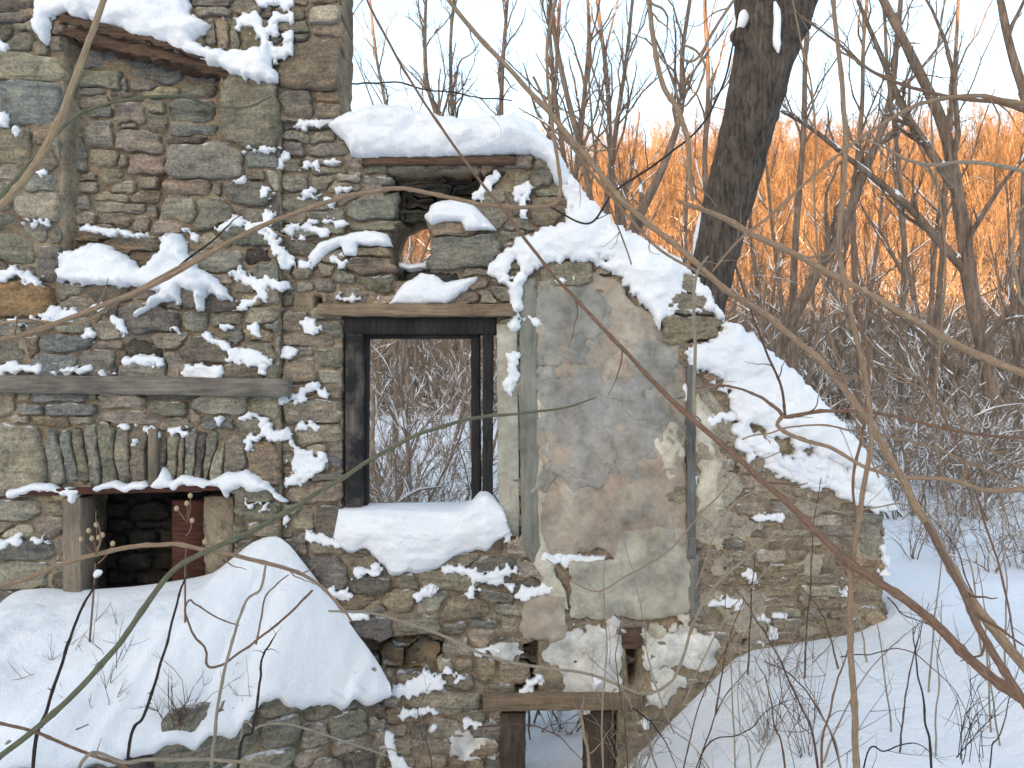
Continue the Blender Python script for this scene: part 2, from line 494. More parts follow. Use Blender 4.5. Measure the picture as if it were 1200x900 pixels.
class Tubes:
    def __init__(self):
        self.v = []; self.f = []; self.n = 0; self.al = []
    def add(self, pts, rad, sides=5, cap=False):
        pts = np.asarray(pts, float); rad = np.asarray(rad, float)
        if cap:
            e0 = unit(pts[0] - pts[1]) * rad[0]; e1 = unit(pts[-1] - pts[-2]) * rad[-1]
            pts = np.vstack((pts[0] + e0 * 0.35, pts[0] + e0 * 0.25, pts, pts[-1] + e1 * 0.25, pts[-1] + e1 * 0.35))
            rad = np.concatenate(([rad[0] * 0.02, rad[0] * 0.75], rad, [rad[-1] * 0.75, rad[-1] * 0.02]))
        n = len(pts)
        tan = np.gradient(pts, axis=0)
        tan /= np.linalg.norm(tan, axis=1, keepdims=True) + 1e-9
        ref = np.array((0.31, 0.17, 0.93)) if abs(tan[:, 2]).mean() < 0.9 else np.array((0.97, 0.2, 0.1))
        a = np.cross(tan, ref); a /= np.linalg.norm(a, axis=1, keepdims=True) + 1e-9
        b = np.cross(tan, a)
        th = np.arange(sides) * 2 * math.pi / sides
        ring = (a[:, None, :] * np.cos(th)[None, :, None] + b[:, None, :] * np.sin(th)[None, :, None]) * rad[:, None, None] + pts[:, None, :]
        i = self.n + np.arange(n * sides).reshape(n, sides)
        j = np.roll(i, -1, axis=1)
        qd = np.stack((i[:-1], j[:-1], j[1:], i[1:]), -1).reshape(-1, 4)
        ln_ = np.concatenate(([0], np.cumsum(np.linalg.norm(np.diff(pts, axis=0), axis=1)))) * 3.0 + self.n * 0.013
        al = np.stack((np.tile(np.cos(th), (n, 1)), np.tile(np.sin(th), (n, 1)), np.tile(ln_[:, None], (1, sides))), -1)
        self.al.append(al.reshape(-1, 3))
        self.v.append(ring.reshape(-1, 3)); self.f.append(qd); self.n += n * sides
    def mesh(self, name, smooth=True, along=False):
        me = mesh_from(name, np.vstack(self.v), np.vstack(self.f), smooth)
        if along:
            at = me.attributes.new('along', 'FLOAT_VECTOR', 'POINT')
            at.data.foreach_set('vector', np.vstack(self.al).astype(np.float32).ravel())
        return me

def unit(v):
    v = np.asarray(v, float)
    return v / (np.linalg.norm(v) + 1e-9)

def spawn(rng, pts, rads, level, maxlevel, out, nch, lenf=0.5, up=0.25, t0=0.25, spread=0.9, minr=0.002):
    """side shoots of a branch polyline, recursively"""
    L = np.linalg.norm(np.diff(pts, axis=0), axis=1).sum()
    for c in range(nch):
        t = rng.uniform(t0, 0.98)
        fi = t * (len(pts) - 1); i = min(int(fi), len(pts) - 2); fr = fi - i
        p = pts[i] * (1 - fr) + pts[i + 1] * fr
        r = (rads[i] * (1 - fr) + rads[i + 1] * fr) * rng.uniform(0.4, 0.65)
        if r < minr: r = minr
        d = unit(pts[i + 1] - pts[i])
        side = unit(np.cross(d, rng.normal(size=3)))
        d2 = unit(d + side * rng.uniform(0.5, 1.0) * spread + np.array((0, 0, up)))
        ln = L * lenf * rng.uniform(0.5, 1.0) * (1.15 - 0.6 * t)
        n = 6
        q = [p]; cur = d2
        for s in range(n):
            cur = unit(cur + rng.normal(size=3) * 0.20 + np.array((0, 0, up * 0.25)))
            q.append(q[-1] + cur * ln / n)
        q = np.array(q); rr = np.linspace(r, max(r * 0.3, minr * 0.6), n + 1)
        out.append((q, rr, level))
        if level < maxlevel:
            spawn(rng, q, rr, level + 1, maxlevel, out, max(2, int(nch * 0.6)), lenf, up, 0.15, spread, minr)

def snow_on(rng, branches, tb, rmin=0.006, cover=0.6, thick=0.8):
    """snow lodged along the upper side of sloping limbs"""
    for q, rr, lv in branches:
        n = len(q)
        i = 0
        while i < n - 1:
            seg = q[min(i + 1, n - 1)] - q[i]
            sl = abs(unit(seg)[2])
            if rr[i] > rmin and sl < 0.88 and rng.random() < cover:
                j = min(n - 1, i + rng.integers(1, 4))
                pp = catmull(q[i:j + 1], 3)
                rb = np.interp(np.linspace(i, j, len(pp)), np.arange(n), rr)
                env = np.sin(np.linspace(0.12, math.pi - 0.12, len(pp))) ** 0.5
                wob = 1 + 0.25 * rng.normal(size=len(pp))
                w = np.clip(rb * thick, 0.004, 0.05) * env * np.clip(wob, 0.5, 1.5)
                up = np.zeros_like(pp); up[:, 2] = rb * 0.75
                tb.add(pp + up, w, 5)
                i = j
            i += 1
# ------------------------------------------------------------------ trees behind the house
def make_tree(name, label, cat, trunk_pts, trunk_r, mat, seed, nch=9, maxlevel=2, snow=0.5, lenf=0.42, t0=0.3,
              limbs=(), up=0.3, group=None, sides=8, minr=0.003, snow_thick=0.8):
    rng = np.random.default_rng(seed)
    pts = catmull(trunk_pts, 5)
    base = pts[0].copy()
    gz = float(ground_z(base[0], base[1]))
    rad = np.interp(np.linspace(0, 1, len(pts)), np.linspace(0, 1, len(trunk_r)), trunk_r)
    root = empty(name, label, cat, group, (float(base[0]), float(base[1]), float(min(gz, base[2]))))
    off = np.array(root.location)
    tb = Tubes(); tb.add(pts - off, rad * (1 + 0.05 * rng.normal(size=len(rad))), sides)
    obj('trunk', tb.mesh('trunk'), mat, root)
    br = []
    for lp, lr in limbs:
        lq = catmull(lp, 5)
        lrr = np.interp(np.linspace(0, 1, len(lq)), np.linspace(0, 1, len(lr)), lr)
        br.append((lq, lrr, 0))
    for lq, lrr, _ in list(br):
        spawn(rng, lq, lrr, 1, maxlevel, br, nch, lenf, up, 0.2, minr=minr)
    spawn(rng, pts, rad, 1, maxlevel, br, nch, lenf, up, t0, minr=minr)
    tc = Tubes()
    for q, rr, lv in br:
        tc.add(q - off, rr, 5 if rr[0] > 0.015 else 3)
    obj('crown', tc.mesh('crown'), mat, root)
    if snow > 0:
        ts = Tubes()
        snow_on(rng, [(q - off, rr, lv) for q, rr, lv in br] + [(pts - off, rad * 0.8, 0)], ts, 0.006, snow, snow_thick)
        if ts.n:
            tag(obj('branch_snow', ts.mesh('branch_snow'), M['snow'], root), kind='stuff')
    return root

def T(pp, Y):
    return [P(a, b, Y + (c[0] if c else 0)) for a, b, *c in pp]

def rp(r, Y):
    return r * kY(Y)

# the big leaning trunk with its fork
Y = 3.4
rng = np.random.default_rng(11)
pts = catmull(T([(770, 560), (800, 440), (828, 345), (850, 250), (876, 150), (898, 60), (912, 15)], Y), 8)
rad = np.interp(np.linspace(0, 1, len(pts)), [0, 0.35, 0.7, 0.93, 1], [rp(34, Y), rp(25, Y), rp(31, Y), rp(37, Y), rp(40, Y)])
b0 = pts[0]
root = empty('leaning_tree', 'thick dark leaning tree trunk forking above the snowy wall slope', 'tree', None, (float(b0[0]), float(b0[1]), float(ground_z(b0[0], b0[1]))))
off = np.array(root.location)
pts = np.vstack((np.array((b0[0] - 0.12, b0[1], off[2] - 0.1)), pts)); rad = np.concatenate(([rad[0] * 1.25], rad))
def barky(pts, rad, sides, seed):
    e = unit(pts[-1] - pts[-2]) * rad[-1] * 0.25
    pts = np.vstack((pts, pts[-1] + e, pts[-1] + e * 1.3)); rad = np.concatenate((rad, [rad[-1] * 0.7, rad[-1] * 0.03]))
    tb = Tubes(); tb.add(pts, rad, sides)
    v = tb.v[0].reshape(len(pts), sides, 3)
    c = pts[:, None, :]
    th = np.arange(sides)
    amp = fbm(th[None, :] * 1.7 + 0 * pts[:, :1], np.arange(len(pts))[:, None] * 0.35, seed, 3)
    tb.v[0] = (c + (v - c) * (1 + 0.09 * amp[..., None])).reshape(-1, 3)
    return tb
tpts = catmull(pts[::3], 8)
trad = np.interp(np.linspace(0, 1, len(tpts)), np.linspace(0, 1, len(rad)), rad)
obj('trunk', barky(tpts - off, trad, 26, 4).mesh('trunk'), M['bark'], root)
forks = [([(896, 95), (888, 20), (884, -40), (880, -120)], [12, 25, 25, 22]), ([(896, 95), (922, 20), (945, -30), (985, -110)], [12, 29, 26, 20])]
for fp, fr in forks:
    fq = catmull(T(fp, Y), 6)
    frr = np.interp(np.linspace(0, 1, len(fq)), np.linspace(0, 1, len(fr)), [rp(r, Y) for r in fr])
    obj('limb', barky(fq - off, frr, 18, 7).mesh('limb'), M['bark'], root)
stub = catmull(T([(885, 62), (872, 48), (862, 40, -0.05)], Y - 0.1), 5)
obj('branch_stub', barky(stub - off, np.linspace(rp(16, Y), rp(9, Y), len(stub)), 10, 2).mesh('branch_stub'), M['bark'], root)
ts = Tubes()
sq = catmull(T([(862, 36), (870, 24), (872, 12)], Y - 0.12), 5); ts.add(sq - off, np.array([.3, .8, 1, 1, 1, 1, 1, .9, .8, .6, .3])[:len(sq)] * rp(7, Y), 8)
sq = catmull(T([(912, 62), (910, 45), (911, 20), (908, 2)], Y - 0.33), 5); ts.add(sq - off, np.interp(np.linspace(0, 1, len(sq)), [0, .2, .8, 1], [0.2, 1, 0.9, 0.3]) * rp(4.5, Y), 8)
for (xa, ya, xb, yb) in ((868, 90, 852, 150), (850, 160, 835, 215), (832, 225, 812, 300)):
    sq = catmull(T([(xa, ya), ((xa + xb) / 2 - 1, (ya + yb) / 2), (xb, yb)], Y), 6)
    ts.add(sq - off, np.sin(np.linspace(0.15, 3.0, len(sq))) * rp(4.5, Y), 6)
tag(obj('bark_snow', ts.mesh('bark_snow'), M['snow'], root), kind='stuff')

# dark forked tree on the right
Y = 5.6
make_tree('forked_tree', 'dark forked tree with snow in its crotches at the right edge', 'tree',
          T([(1172, 680), (1172, 560), (1160, 450), (1138, 340), (1124, 240), (1106, 150), (1070, 70), (1030, -10), (990, -90)], Y),
          [rp(11, Y), rp(9, Y), rp(8, Y), rp(6.5, Y), rp(5, Y), rp(3, Y)], M['bark_mid'], 21, nch=10, maxlevel=3, snow=0.6, lenf=0.34, minr=0.0028,
          limbs=[(T([(1132, 318), (1098, 280), (1060, 238), (1000, 190), (950, 150), (915, 130, .2)], Y), [rp(6, Y), rp(4.5, Y), rp(3, Y), rp(1.5, Y)]),
                 (T([(1118, 220), (1085, 170), (1060, 130), (1030, 60), (1005, 0)], Y), [rp(6, Y), rp(4, Y), rp(2, Y)]),
                 (T([(1168, 520), (1120, 440), (1090, 400), (1040, 360)], Y), [rp(5, Y), rp(3, Y), rp(1.5, Y)])])
Y = 7.5
make_tree('leaning_tree', 'snow-lined young tree leaning right between the big trunk and forked tree', 'tree',
          T([(870, 520), (912, 410), (955, 325), (988, 265), (1012, 205), (1040, 130), (1052, 40), (1060, -60)], Y),
          [rp(8, Y), rp(6.5, Y), rp(6, Y), rp(5, Y), rp(3.5, Y), rp(2, Y)], M['bark_mid'], 33, minr=0.0028, nch=10, maxlevel=3, snow=0.8, lenf=0.36)
Y = 9.0
make_tree('leaning_tree', 'slim dark leaning tree whose bare top crosses the upper right corner', 'tree',
          T([(1260, 560), (1240, 300), (1215, 160), (1185, 60), (1170, -10), (1150, -90)], Y),
          [rp(8, Y), rp(6, Y), rp(5, Y), rp(4, Y), rp(3, Y)], M['bark_mid'], 35, nch=6, maxlevel=2, snow=0.2, lenf=0.3)
Y = 6.5
make_tree('snowy_tree', 'slender tree standing close behind the big leaning trunk with a snow-lined left limb', 'tree',
          T([(735, 430), (740, 330), (742, 270), (775, 200), (798, 130), (800, 60), (815, -40)], Y),
          [rp(7, Y), rp(6.5, Y), rp(6, Y), rp(4, Y), rp(3, Y), rp(2, Y)], M['bark_mid'], 37, minr=0.0028, nch=10, maxlevel=3, snow=0.65, lenf=0.4)

# thin bare trees against the sky above the snow cap: each traced from its own place
thin = [
    (505, 8.5, [(520, 330), (515, 200), (512, 140), (500, 95), (498, 40), (500, -20)], 5, 'thin bare tree forking left of the middle of the snow cap'),
    (530, 9.5, [(540, 330), (534, 200), (530, 130), (528, 50), (535, -30)], 4.5, 'straight slim tree rising behind the left half of the snow cap'),
    (590, 10.5, [(588, 330), (586, 200), (587, 130), (590, 60), (597, -30)], 5, 'single straight stem rising behind the middle of the snow cap'),
    (660, 8.0, [(690, 400), (672, 270), (660, 180), (648, 90), (640, -30)], 5.5, 'curved tree rising from the right shoulder of the snow cap'),
    (690, 7.2, [(712, 420), (700, 300), (686, 200), (664, 110), (650, 40), (640, -40)], 6, 'dark curved tree just right of the snow cap shoulder'),
    (700, 11.0, [(660, 380), (672, 230), (684, 120), (690, 40), (686, -40)], 5, 'upright tree with fine twigs behind the snow shoulder'),
    (770, 12.0, [(722, 420), (726, 280), (716, 190), (712, 100), (700, 0), (698, -60)], 5, 'tall thin tree before the orange hillside left of the big trunk'),
    (780, 10.0, [(690, 420), (708, 260), (722, 150), (735, 60), (745, -40)], 5, 'thin tree swaying right between snow shoulder and big trunk'),
    (640, 13.0, [(632, 330), (638, 200), (650, 100), (655, 20), (660, -60)], 4, 'far thin tree whose twigs show over the snow cap end'),
    (960, 9.5, [(930, 480), (930, 330), (936, 230), (942, 150), (944, 60), (950, -40)], 6, 'upright dark tree just right of the big leaning trunk'),
    (1010, 11.5, [(1012, 520), (1005, 380), (1000, 250), (1010, 130), (1012, 50), (1020, -40)], 5, 'straight thin tree between the two dark forked trees'),
    (1065, 10.5, [(1062, 560), (1055, 420), (1060, 300), (1052, 180), (1040, 80), (1035, -30)], 5, 'twiggy tree just left of the dark forked tree'),
    (450, 12.0, [(470, 330), (462, 210), (455, 140), (440, 60), (430, -40)], 3.5, 'faint thin tree beside the chimney edge'),
    (1110, 12.5, [(1090, 600), (1094, 430), (1104, 300), (1110, 180), (1120, 60), (1125, -40)], 5, 'tall thin tree behind the forked tree'),
    (860, 14.0, [(838, 500), (836, 330), (826, 200), (830, 100), (826, 0), (830, -60)], 5, 'thin tree half hidden behind the left side of the big leaning trunk'),
    (1190, 7.0, [(1185, 720), (1187, 560), (1190, 460), (1196, 360), (1199, 200)], 7, 'brown straight trunk cut by the right edge of the view'),
]
for i, (k, Y, pp, r, lab) in enumerate(thin):
    make_tree('thin_tree', lab, 'tree', T(pp, Y), [rp(r * 0.8, Y), rp(r * 0.66, Y), rp(r * 0.5, Y), rp(r * 0.3, Y)], M['bark_mid'], 100 + i,
              nch=11, maxlevel=3, snow=0.6, lenf=0.36, t0=0.3, group='thin bare trees behind the wall', sides=7, minr=0.003)

# prototypes for the thicket and the far wood
def proto(name, h, r, seed, nch, maxlevel, mat, lean=0.1, minr=0.008, snow=0.0, t0=0.3, lenf=0.4, wob=0.06):
    rng = np.random.default_rng(seed)
    n = 7
    pts = [np.array((0, 0, -1.2))]
    d = unit((rng.normal() * lean, rng.normal() * lean, 1))
    for i in range(n):
        d = unit(d + rng.normal(size=3) * wob + np.array((0, 0, 0.03)))
        pts.append(pts[-1] + d * h / n)
    pts = np.array(pts); rad = np.linspace(r, r * 0.25, n + 1)
    br = []
    spawn(rng, pts, rad, 1, maxlevel, br, nch, lenf, 0.3, t0, minr=minr)
    tr = Tubes(); tr.add(pts, rad, 6)
    tc = Tubes()
    for q, rr, lv in br: tc.add(q, rr, 3)
    sn = None
    if snow > 0:
        ts = Tubes(); snow_on(rng, br, ts, minr * 1.05, snow, 0.9)
        sn = ts.mesh('branch_snow') if ts.n else None
        if sn: sn.materials.append(M['snow'])
    a, b_ = tr.mesh('trunk'), tc.mesh('crown')
    a.materials.append(mat); b_.materials.append(mat)
    return a, b_, sn

# thicket trees one can still tell apart: slender trunks 14 to 34 m away
protos = [proto('t', 8.5, 0.085, 300 + i, 9, 3, M['bark_mid'], 0.12, 0.006, 0.7) for i in range(5)]
rng = np.random.default_rng(77)
spots = []
tries = 0
while len(spots) < 70 and tries < 4000:
    tries += 1
    y = rng.uniform(14, 36); px = rng.uniform(395, 1215)
    x = (px - 600) * kY(y)
    if all((x - a) ** 2 + (y - b) ** 2 > 1.3 for a, b in spots):
        spots.append((x, y))
spots.sort(key=lambda s: s[1])
for i, (x, y) in enumerate(spots):
    a, b_, sn = protos[i % 5]
    px = 600 + x / kY(y)
    if px < 590: lab, grp = 'slender bare snowy tree of the thicket seen through the window', 'thicket trees seen through the window'
    else: lab, grp = 'slender bare tree of the shaded thicket behind the snowy wall slope', 'thicket trees behind the wall slope'
    r0 = empty('thicket_tree', lab, 'tree', grp, (x, y, float(ground_z(x, y))))
    r0.rotation_euler = (0, 0, rng.uniform(0, 6.28)); s = rng.uniform(0.75, 1.25); r0.scale = (s, s, s)
    for nm, me in (('trunk', a), ('crown', b_), ('branch_snow', sn)):
        if me is not None: tag(obj(nm, me, None, r0), kind='stuff' if nm == 'branch_snow' else None)

# crooked saplings with snow along their limbs, nearer than the thicket
sapl = [proto('s', 6.0, 0.055, 340 + i, 11, 3, M['twig'], 0.28, 0.0035, 0.8, 0.12, 0.42, 0.16) for i in range(5)]
sp = []
while len(sp) < 44:
    win_ = len(sp) >= 30
    y = rng.uniform(5.0, 13) if win_ else rng.uniform(6.5, 15)
    px = rng.uniform(395, 585) if win_ else rng.uniform(700, 1215)
    sp.append(((px - 600) * kY(y), y, win_))
for i, (x, y, w_) in enumerate(sp):
    r0 = empty('sapling', 'crooked snow-lined sapling filling the window view' if w_ else 'crooked snow-lined sapling between the drift and the far wood', 'sapling',
               'saplings seen through the window' if w_ else 'saplings behind the drift', (x, y, float(ground_z(x, y))))
    r0.rotation_euler = (0, 0, rng.uniform(0, 6.28)); s = rng.uniform(0.55, 1.0); r0.scale = (s, s, s)
    for nm, me in zip(('trunk', 'crown', 'branch_snow'), sapl[i % 5]):
        if me is not None: tag(obj(nm, me, None, r0), kind='stuff' if nm == 'branch_snow' else None)

# brush: snow-laden shrubs, thickly twigged, right of the wall and behind the openings
def shrub_proto(seed, h, stems, mat, snow):
    rng = np.random.default_rng(seed)
    br = []
    for s in range(stems):
        d = unit((rng.normal() * 0.45, rng.normal() * 0.45, 1))
        q = [np.array((rng.normal() * 0.08, rng.normal() * 0.08, -0.05))]
        L = h * rng.uniform(0.6, 1.1)
        for k in range(7):
            d = unit(d + rng.normal(size=3) * 0.16 - np.array((0, 0, 0.05)))
            q.append(q[-1] + d * L / 7)
        q = np.array(q); rr = np.linspace(0.011, 0.004, 8) * rng.uniform(0.6, 1.5)
        br.append((q, rr, 0))
        spawn(rng, q, rr, 1, 2, br, 7, 0.42, 0.05, 0.2, minr=0.0022)
    tc = Tubes(); ts = Tubes()
    for q, rr, lv in br: tc.add(q, rr, 4 if lv == 0 else 3)
    snow_on(rng, br, ts, 0.0024, snow * 0.8, 1.2)
    a = tc.mesh('stems'); a.materials.append(mat)
    b_ = ts.mesh('twig_snow'); b_.materials.append(M['snow'])
    return a, b_
shr = [shrub_proto(500 + i, 1.7, 7, M['twig'], 0.75) for i in range(4)]
brush = []
rng = np.random.default_rng(88)
for i in range(18):
    y = rng.uniform(3.0, 12); px = rng.uniform(1040, 1215); brush.append(((px - 600) * kY(y), y, 0))
for i in range(18):
    y = rng.uniform(2.2, 8); px = rng.uniform(1035, 1215); brush.append(((px - 600) * kY(y), y, 0))
for i in range(12):
    y = rng.uniform(1.8, 6); px = rng.uniform(405, 590); brush.append(((px - 600) * kY(y), y, 1))
for i in range(40):
    y = rng.uniform(0.7, 5.5); px = rng.uniform(1056, 1215); brush.append(((px - 600) * kY(y), y, 4))
for i in range(16):
    y = rng.uniform(4.5, 16); px = rng.uniform(400, 590); brush.append(((px - 600) * kY(y), y, 1))
for i in range(10):
    y = rng.uniform(4, 14); px = rng.uniform(760, 1040); brush.append(((px - 600) * kY(y), y, 2))
for px, y in ((606, 0.72), (640, 0.85), (672, 0.75), (655, 1.15), (622, 1.05)): brush.append(((px - 600) * kY(y), y, 3))
labs = [('snow-dusted leafless shrub on the bank right of the wall end', 'shrubs right of the wall end'),
        ('snow-dusted leafless shrub seen through the window', 'shrubs seen through the window'),
        ('leafless shrub behind the sloping snowy wall top', 'shrubs behind the sloping wall'),
        ('small leafless shrub seen through the low opening', 'shrubs seen through the low opening'),
        ('knee-high twiggy seedling in the snow just behind the wall end', 'seedlings behind the wall end')]
for i, (x, y, k) in enumerate(brush):
    a, b_ = shr[i % 4]
    r0 = empty('shrub', labs[k][0], 'shrub', labs[k][1], (x, y, float(ground_z(x, y))))
    r0.rotation_euler = (0, 0, rng.uniform(0, 6.28)); s = rng.uniform(0.5, 1.0) * (0.75 if k == 3 else 0.4 if k == 4 else 1.0) * (1.5 if k == 1 else 1); r0.scale = (s, s, s)
    obj('stems', a, None, r0); tag(obj('twig_snow', b_, None, r0), kind='stuff')

# the far wood on the hillside: one mass, instanced on its points
import bmesh
def far_wood():
    rng = np.random.default_rng(5)
    kinds = []
    for i in range(5):
        a, b_, _ = proto('f', 12, 0.14, 700 + i, 12, 3, M['bark_far'], 0.16, 0.013, 0, 0.25, 0.46, 0.09)
        va = np.empty(len(a.vertices) * 3, np.float32); a.vertices.foreach_get('co', va)
        me = bpy.data.meshes.new('far_tree_source')
        bm = bmesh.new(); bm.from_mesh(a); bm.from_mesh(b_); bm.to_mesh(me); bm.free()
        me.materials.append(M['bark_far'])
        kinds.append(bpy.data.objects.new('far_tree_source', me))
    for i in range(4):
        rg = np.random.default_rng(760 + i); br = []
        for s in range(9):
            d = unit((rg.normal() * 0.4, rg.normal() * 0.4, 1)); q = [np.array((rg.normal() * 0.35, rg.normal() * 0.35, -0.4))]
            L = rg.uniform(1.2, 3.4)
            for k in range(6):
                d = unit(d + rg.normal(size=3) * 0.13); q.append(q[-1] + d * L / 6)
            rr = np.linspace(0.022, 0.008, 7); br.append((np.array(q), rr, 0))
            spawn(rg, np.array(q), rr, 1, 2, br, 6, 0.45, 0.1, 0.2, minr=0.006)
        tc = Tubes()
        for q, rr, lv in br: tc.add(q, rr, 3)
        ts = Tubes(); snow_on(rg, br, ts, 0.0062, 0.75, 1.7)
        me = tc.mesh('far_brush_source'); me.materials.append(M['bark_far']); me2 = ts.mesh('s')
        bm = bmesh.new(); bm.from_mesh(me); n0 = len(bm.faces); bm.from_mesh(me2); bm.faces.ensure_lookup_table()
        for fc in bm.faces[n0:]: fc.material_index = 1
        bm.to_mesh(me); bm.free(); me.materials.append(M['snow'])
        kinds.append(bpy.data.objects.new('far_brush_source', me))
    pts = []
    while len(pts) < 3000:
        y = 34 + (190 - 34) * rng.random() ** 0.75
        x = rng.uniform(-0.72, 0.72) * (y + 20)
        if x < -0.30 * (y + 5) : continue
        if fbm(x / 8.0, y / 16.0, 47, 3) + rng.normal() * 0.25 < -0.22: continue     # clearings
        pts.append((x, y, float(ground_z(x, y))))
    NT = len(pts)
    while len(pts) < NT + 5200:
        y = 24 + (150 - 24) * rng.random() ** 1.3
        x = rng.uniform(-0.66, 0.70) * (y + 8)
        if x < -0.24 * (y + 5): continue
        pts.append((x, y, float(ground_z(x, y))))
    pts = np.array(pts)
    me = bpy.data.meshes.new('far_wood')
    me.vertices.add(len(pts)); me.vertices.foreach_set('co', pts.astype(np.float32).ravel())
    for nm, arr, ty in (('kind_id', np.concatenate((rng.integers(0, 5, NT), rng.integers(5, 9, len(pts) - NT))).astype(np.int32), 'INT'), ('turn', rng.uniform(0, 6.28, len(pts)).astype(np.float32), 'FLOAT'), ('size', np.concatenate(((rng.uniform(0.5, 1.2, NT) + 0.25 * fbm(pts[:NT, 0] / 9, pts[:NT, 1] / 14, 44, 2)) * np.interp(pts[:NT, 1], [34, 60, 100, 150, 190], [0.42, 0.62, 0.92, 1.15, 1.2]), rng.uniform(0.6, 1.3, len(pts) - NT))).astype(np.float32), 'FLOAT')):
        at = me.attributes.new(nm, ty, 'POINT'); at.data.foreach_set('value', arr)
    o = obj('far_wood', me)
    tag(o, 'leafless wood on the far hillside, its upper part orange in low sun', 'wood', kind='stuff')
    nt = bpy.data.node_groups.new('wood_scatter', 'GeometryNodeTree')
    nt.interface.new_socket('Geometry', in_out='INPUT', socket_type='NodeSocketGeometry')
    nt.interface.new_socket('Geometry', in_out='OUTPUT', socket_type='NodeSocketGeometry')
    gi = nt.nodes.new('NodeGroupInput'); go = nt.nodes.new('NodeGroupOutput')
    join = nt.nodes.new('GeometryNodeJoinGeometry')
    def attr(nm, ty):
        n = nt.nodes.new('GeometryNodeInputNamedAttribute'); n.data_type = ty; n.inputs[0].default_value = nm
        return n.outputs[0]
    kid, turn, size = attr('kind_id', 'INT'), attr('turn', 'FLOAT'), attr('size', 'FLOAT')
    rot = nt.nodes.new('ShaderNodeCombineXYZ'); nt.links.new(turn, rot.inputs[2])
    for i, ko in enumerate(kinds):
        cmp = nt.nodes.new('FunctionNodeCompare'); cmp.data_type = 'INT'; cmp.operation = 'EQUAL'
        nt.links.new(kid, cmp.inputs[2]); cmp.inputs[3].default_value = i
        oi = nt.nodes.new('GeometryNodeObjectInfo'); oi.inputs[0].default_value = ko
        ip = nt.nodes.new('GeometryNodeInstanceOnPoints')
        nt.links.new(gi.outputs[0], ip.inputs['Points']); nt.links.new(cmp.outputs[0], ip.inputs['Selection'])
        nt.links.new(oi.outputs['Geometry'], ip.inputs['Instance'])
        nt.links.new(rot.outputs[0], ip.inputs['Rotation'])
        nt.links.new(size, ip.inputs['Scale'])
        nt.links.new(ip.outputs[0], join.inputs[0])
    nt.links.new(join.outputs[0], go.inputs[0])
    md = o.modifiers.new('scatter', 'NODES'); md.node_group = nt
far_wood()
# ------------------------------------------------------------------ masonry
# Boxes measured on the photograph (1200-px pixels): x0, y0, x1, y1[, tone key[, how proud in cm[, tilt in degrees]]]
TONES = {
    'g': (0.320, 0.285, 0.222), 'b': (0.300, 0.235, 0.165), 'v': (0.285, 0.270, 0.210), 'u': (0.255, 0.255, 0.240),
    'd': (0.200, 0.180, 0.150), 'o': (0.310, 0.205, 0.110), 'l': (0.400, 0.370, 0.300), 't': (0.365, 0.305, 0.220),
    'p': (0.345, 0.265, 0.205), 'k': (0.085, 0.076, 0.064)}
for _k in TONES:                                      # the whole wall is dusty: pull every tone a little to grey
    _m = sum(TONES[_k]) / 3
    TONES[_k] = tuple(0.95 * x + 0.05 * _m for x in TONES[_k])

PIER = [(-40,0,42,17,'d'),(-40,17,36,28,'d'),(-40,28,22,50,'d'),(8,36,40,60,'g'),(45,26,78,42,'t'),(55,42,75,64,'g'),(40,52,62,70,'g'),(62,64,80,80,'g'),
 (-40,62,74,96,'g',4),(-40,95,72,150,'u',5),(77,112,90,134,'v'),(-40,150,38,205,'t'),(40,150,62,172,'b'),(44,0,70,26,'d'),
 (16,226,73,258,'l',6),(-40,186,30,212,'g'),(40,172,72,200,'g'),(30,205,72,225,'u'),(-40,212,16,246,'g'),(-40,248,28,270,'v'),(26,260,56,286,'v'),
 (55,268,72,288,'g'),(44,287,73,330,'d'),(-40,272,44,312,'v'),(10,308,40,324,'g'),(-40,300,10,324,'v'),
 (-40,330,65,370,'o',6),(-40,378,28,396,'g'),(-40,396,30,428,'v'),(30,375,60,392,'g'),(30,392,48,420,'b'),(-40,428,36,440,'d')]
NICHE = [(75,55,148,84,'u',1),(150,62,216,95,'u',1),(85,78,145,108,'v'),(143,93,153,115,'g'),(152,92,182,112,'g'),(80,98,124,113,'v'),(90,112,132,130,'g'),
 (98,120,134,140,'g'),(133,118,172,149,'g',4),(160,104,212,118,'t'),(172,118,194,136,'g'),(172,136,197,163,'g',4),(195,116,252,143,'v'),(200,143,252,160,'u'),
 (192,160,242,172,'d'),(95,138,134,174,'g',4),(140,142,164,153,'t'),(135,151,194,180,'g'),(66,155,104,202,'g',4),(73,134,92,156,'v'),(216,76,256,98,'g'),(212,98,256,115,'v'),
 (73,198,93,228,'g'),(106,175,140,198,'t',4),(114,196,142,223,'t'),(93,203,113,214,'t'),(92,214,118,228,'t'),(140,180,154,197,'t'),(150,180,198,206,'p',5),
 (156,206,190,222,'t',4),(110,224,150,238,'t'),(152,222,192,238,'t'),(73,228,106,247,'g'),(110,237,172,252,'g'),(74,247,115,264,'g'),(115,248,150,262,'g'),
 (172,242,188,258,'g'),(160,252,178,270,'g'),(178,258,214,276,'t'),(76,264,132,284,'b',6),(118,276,192,296,'b',5),(155,294,188,312,'b',3),(78,284,112,300,'b')]
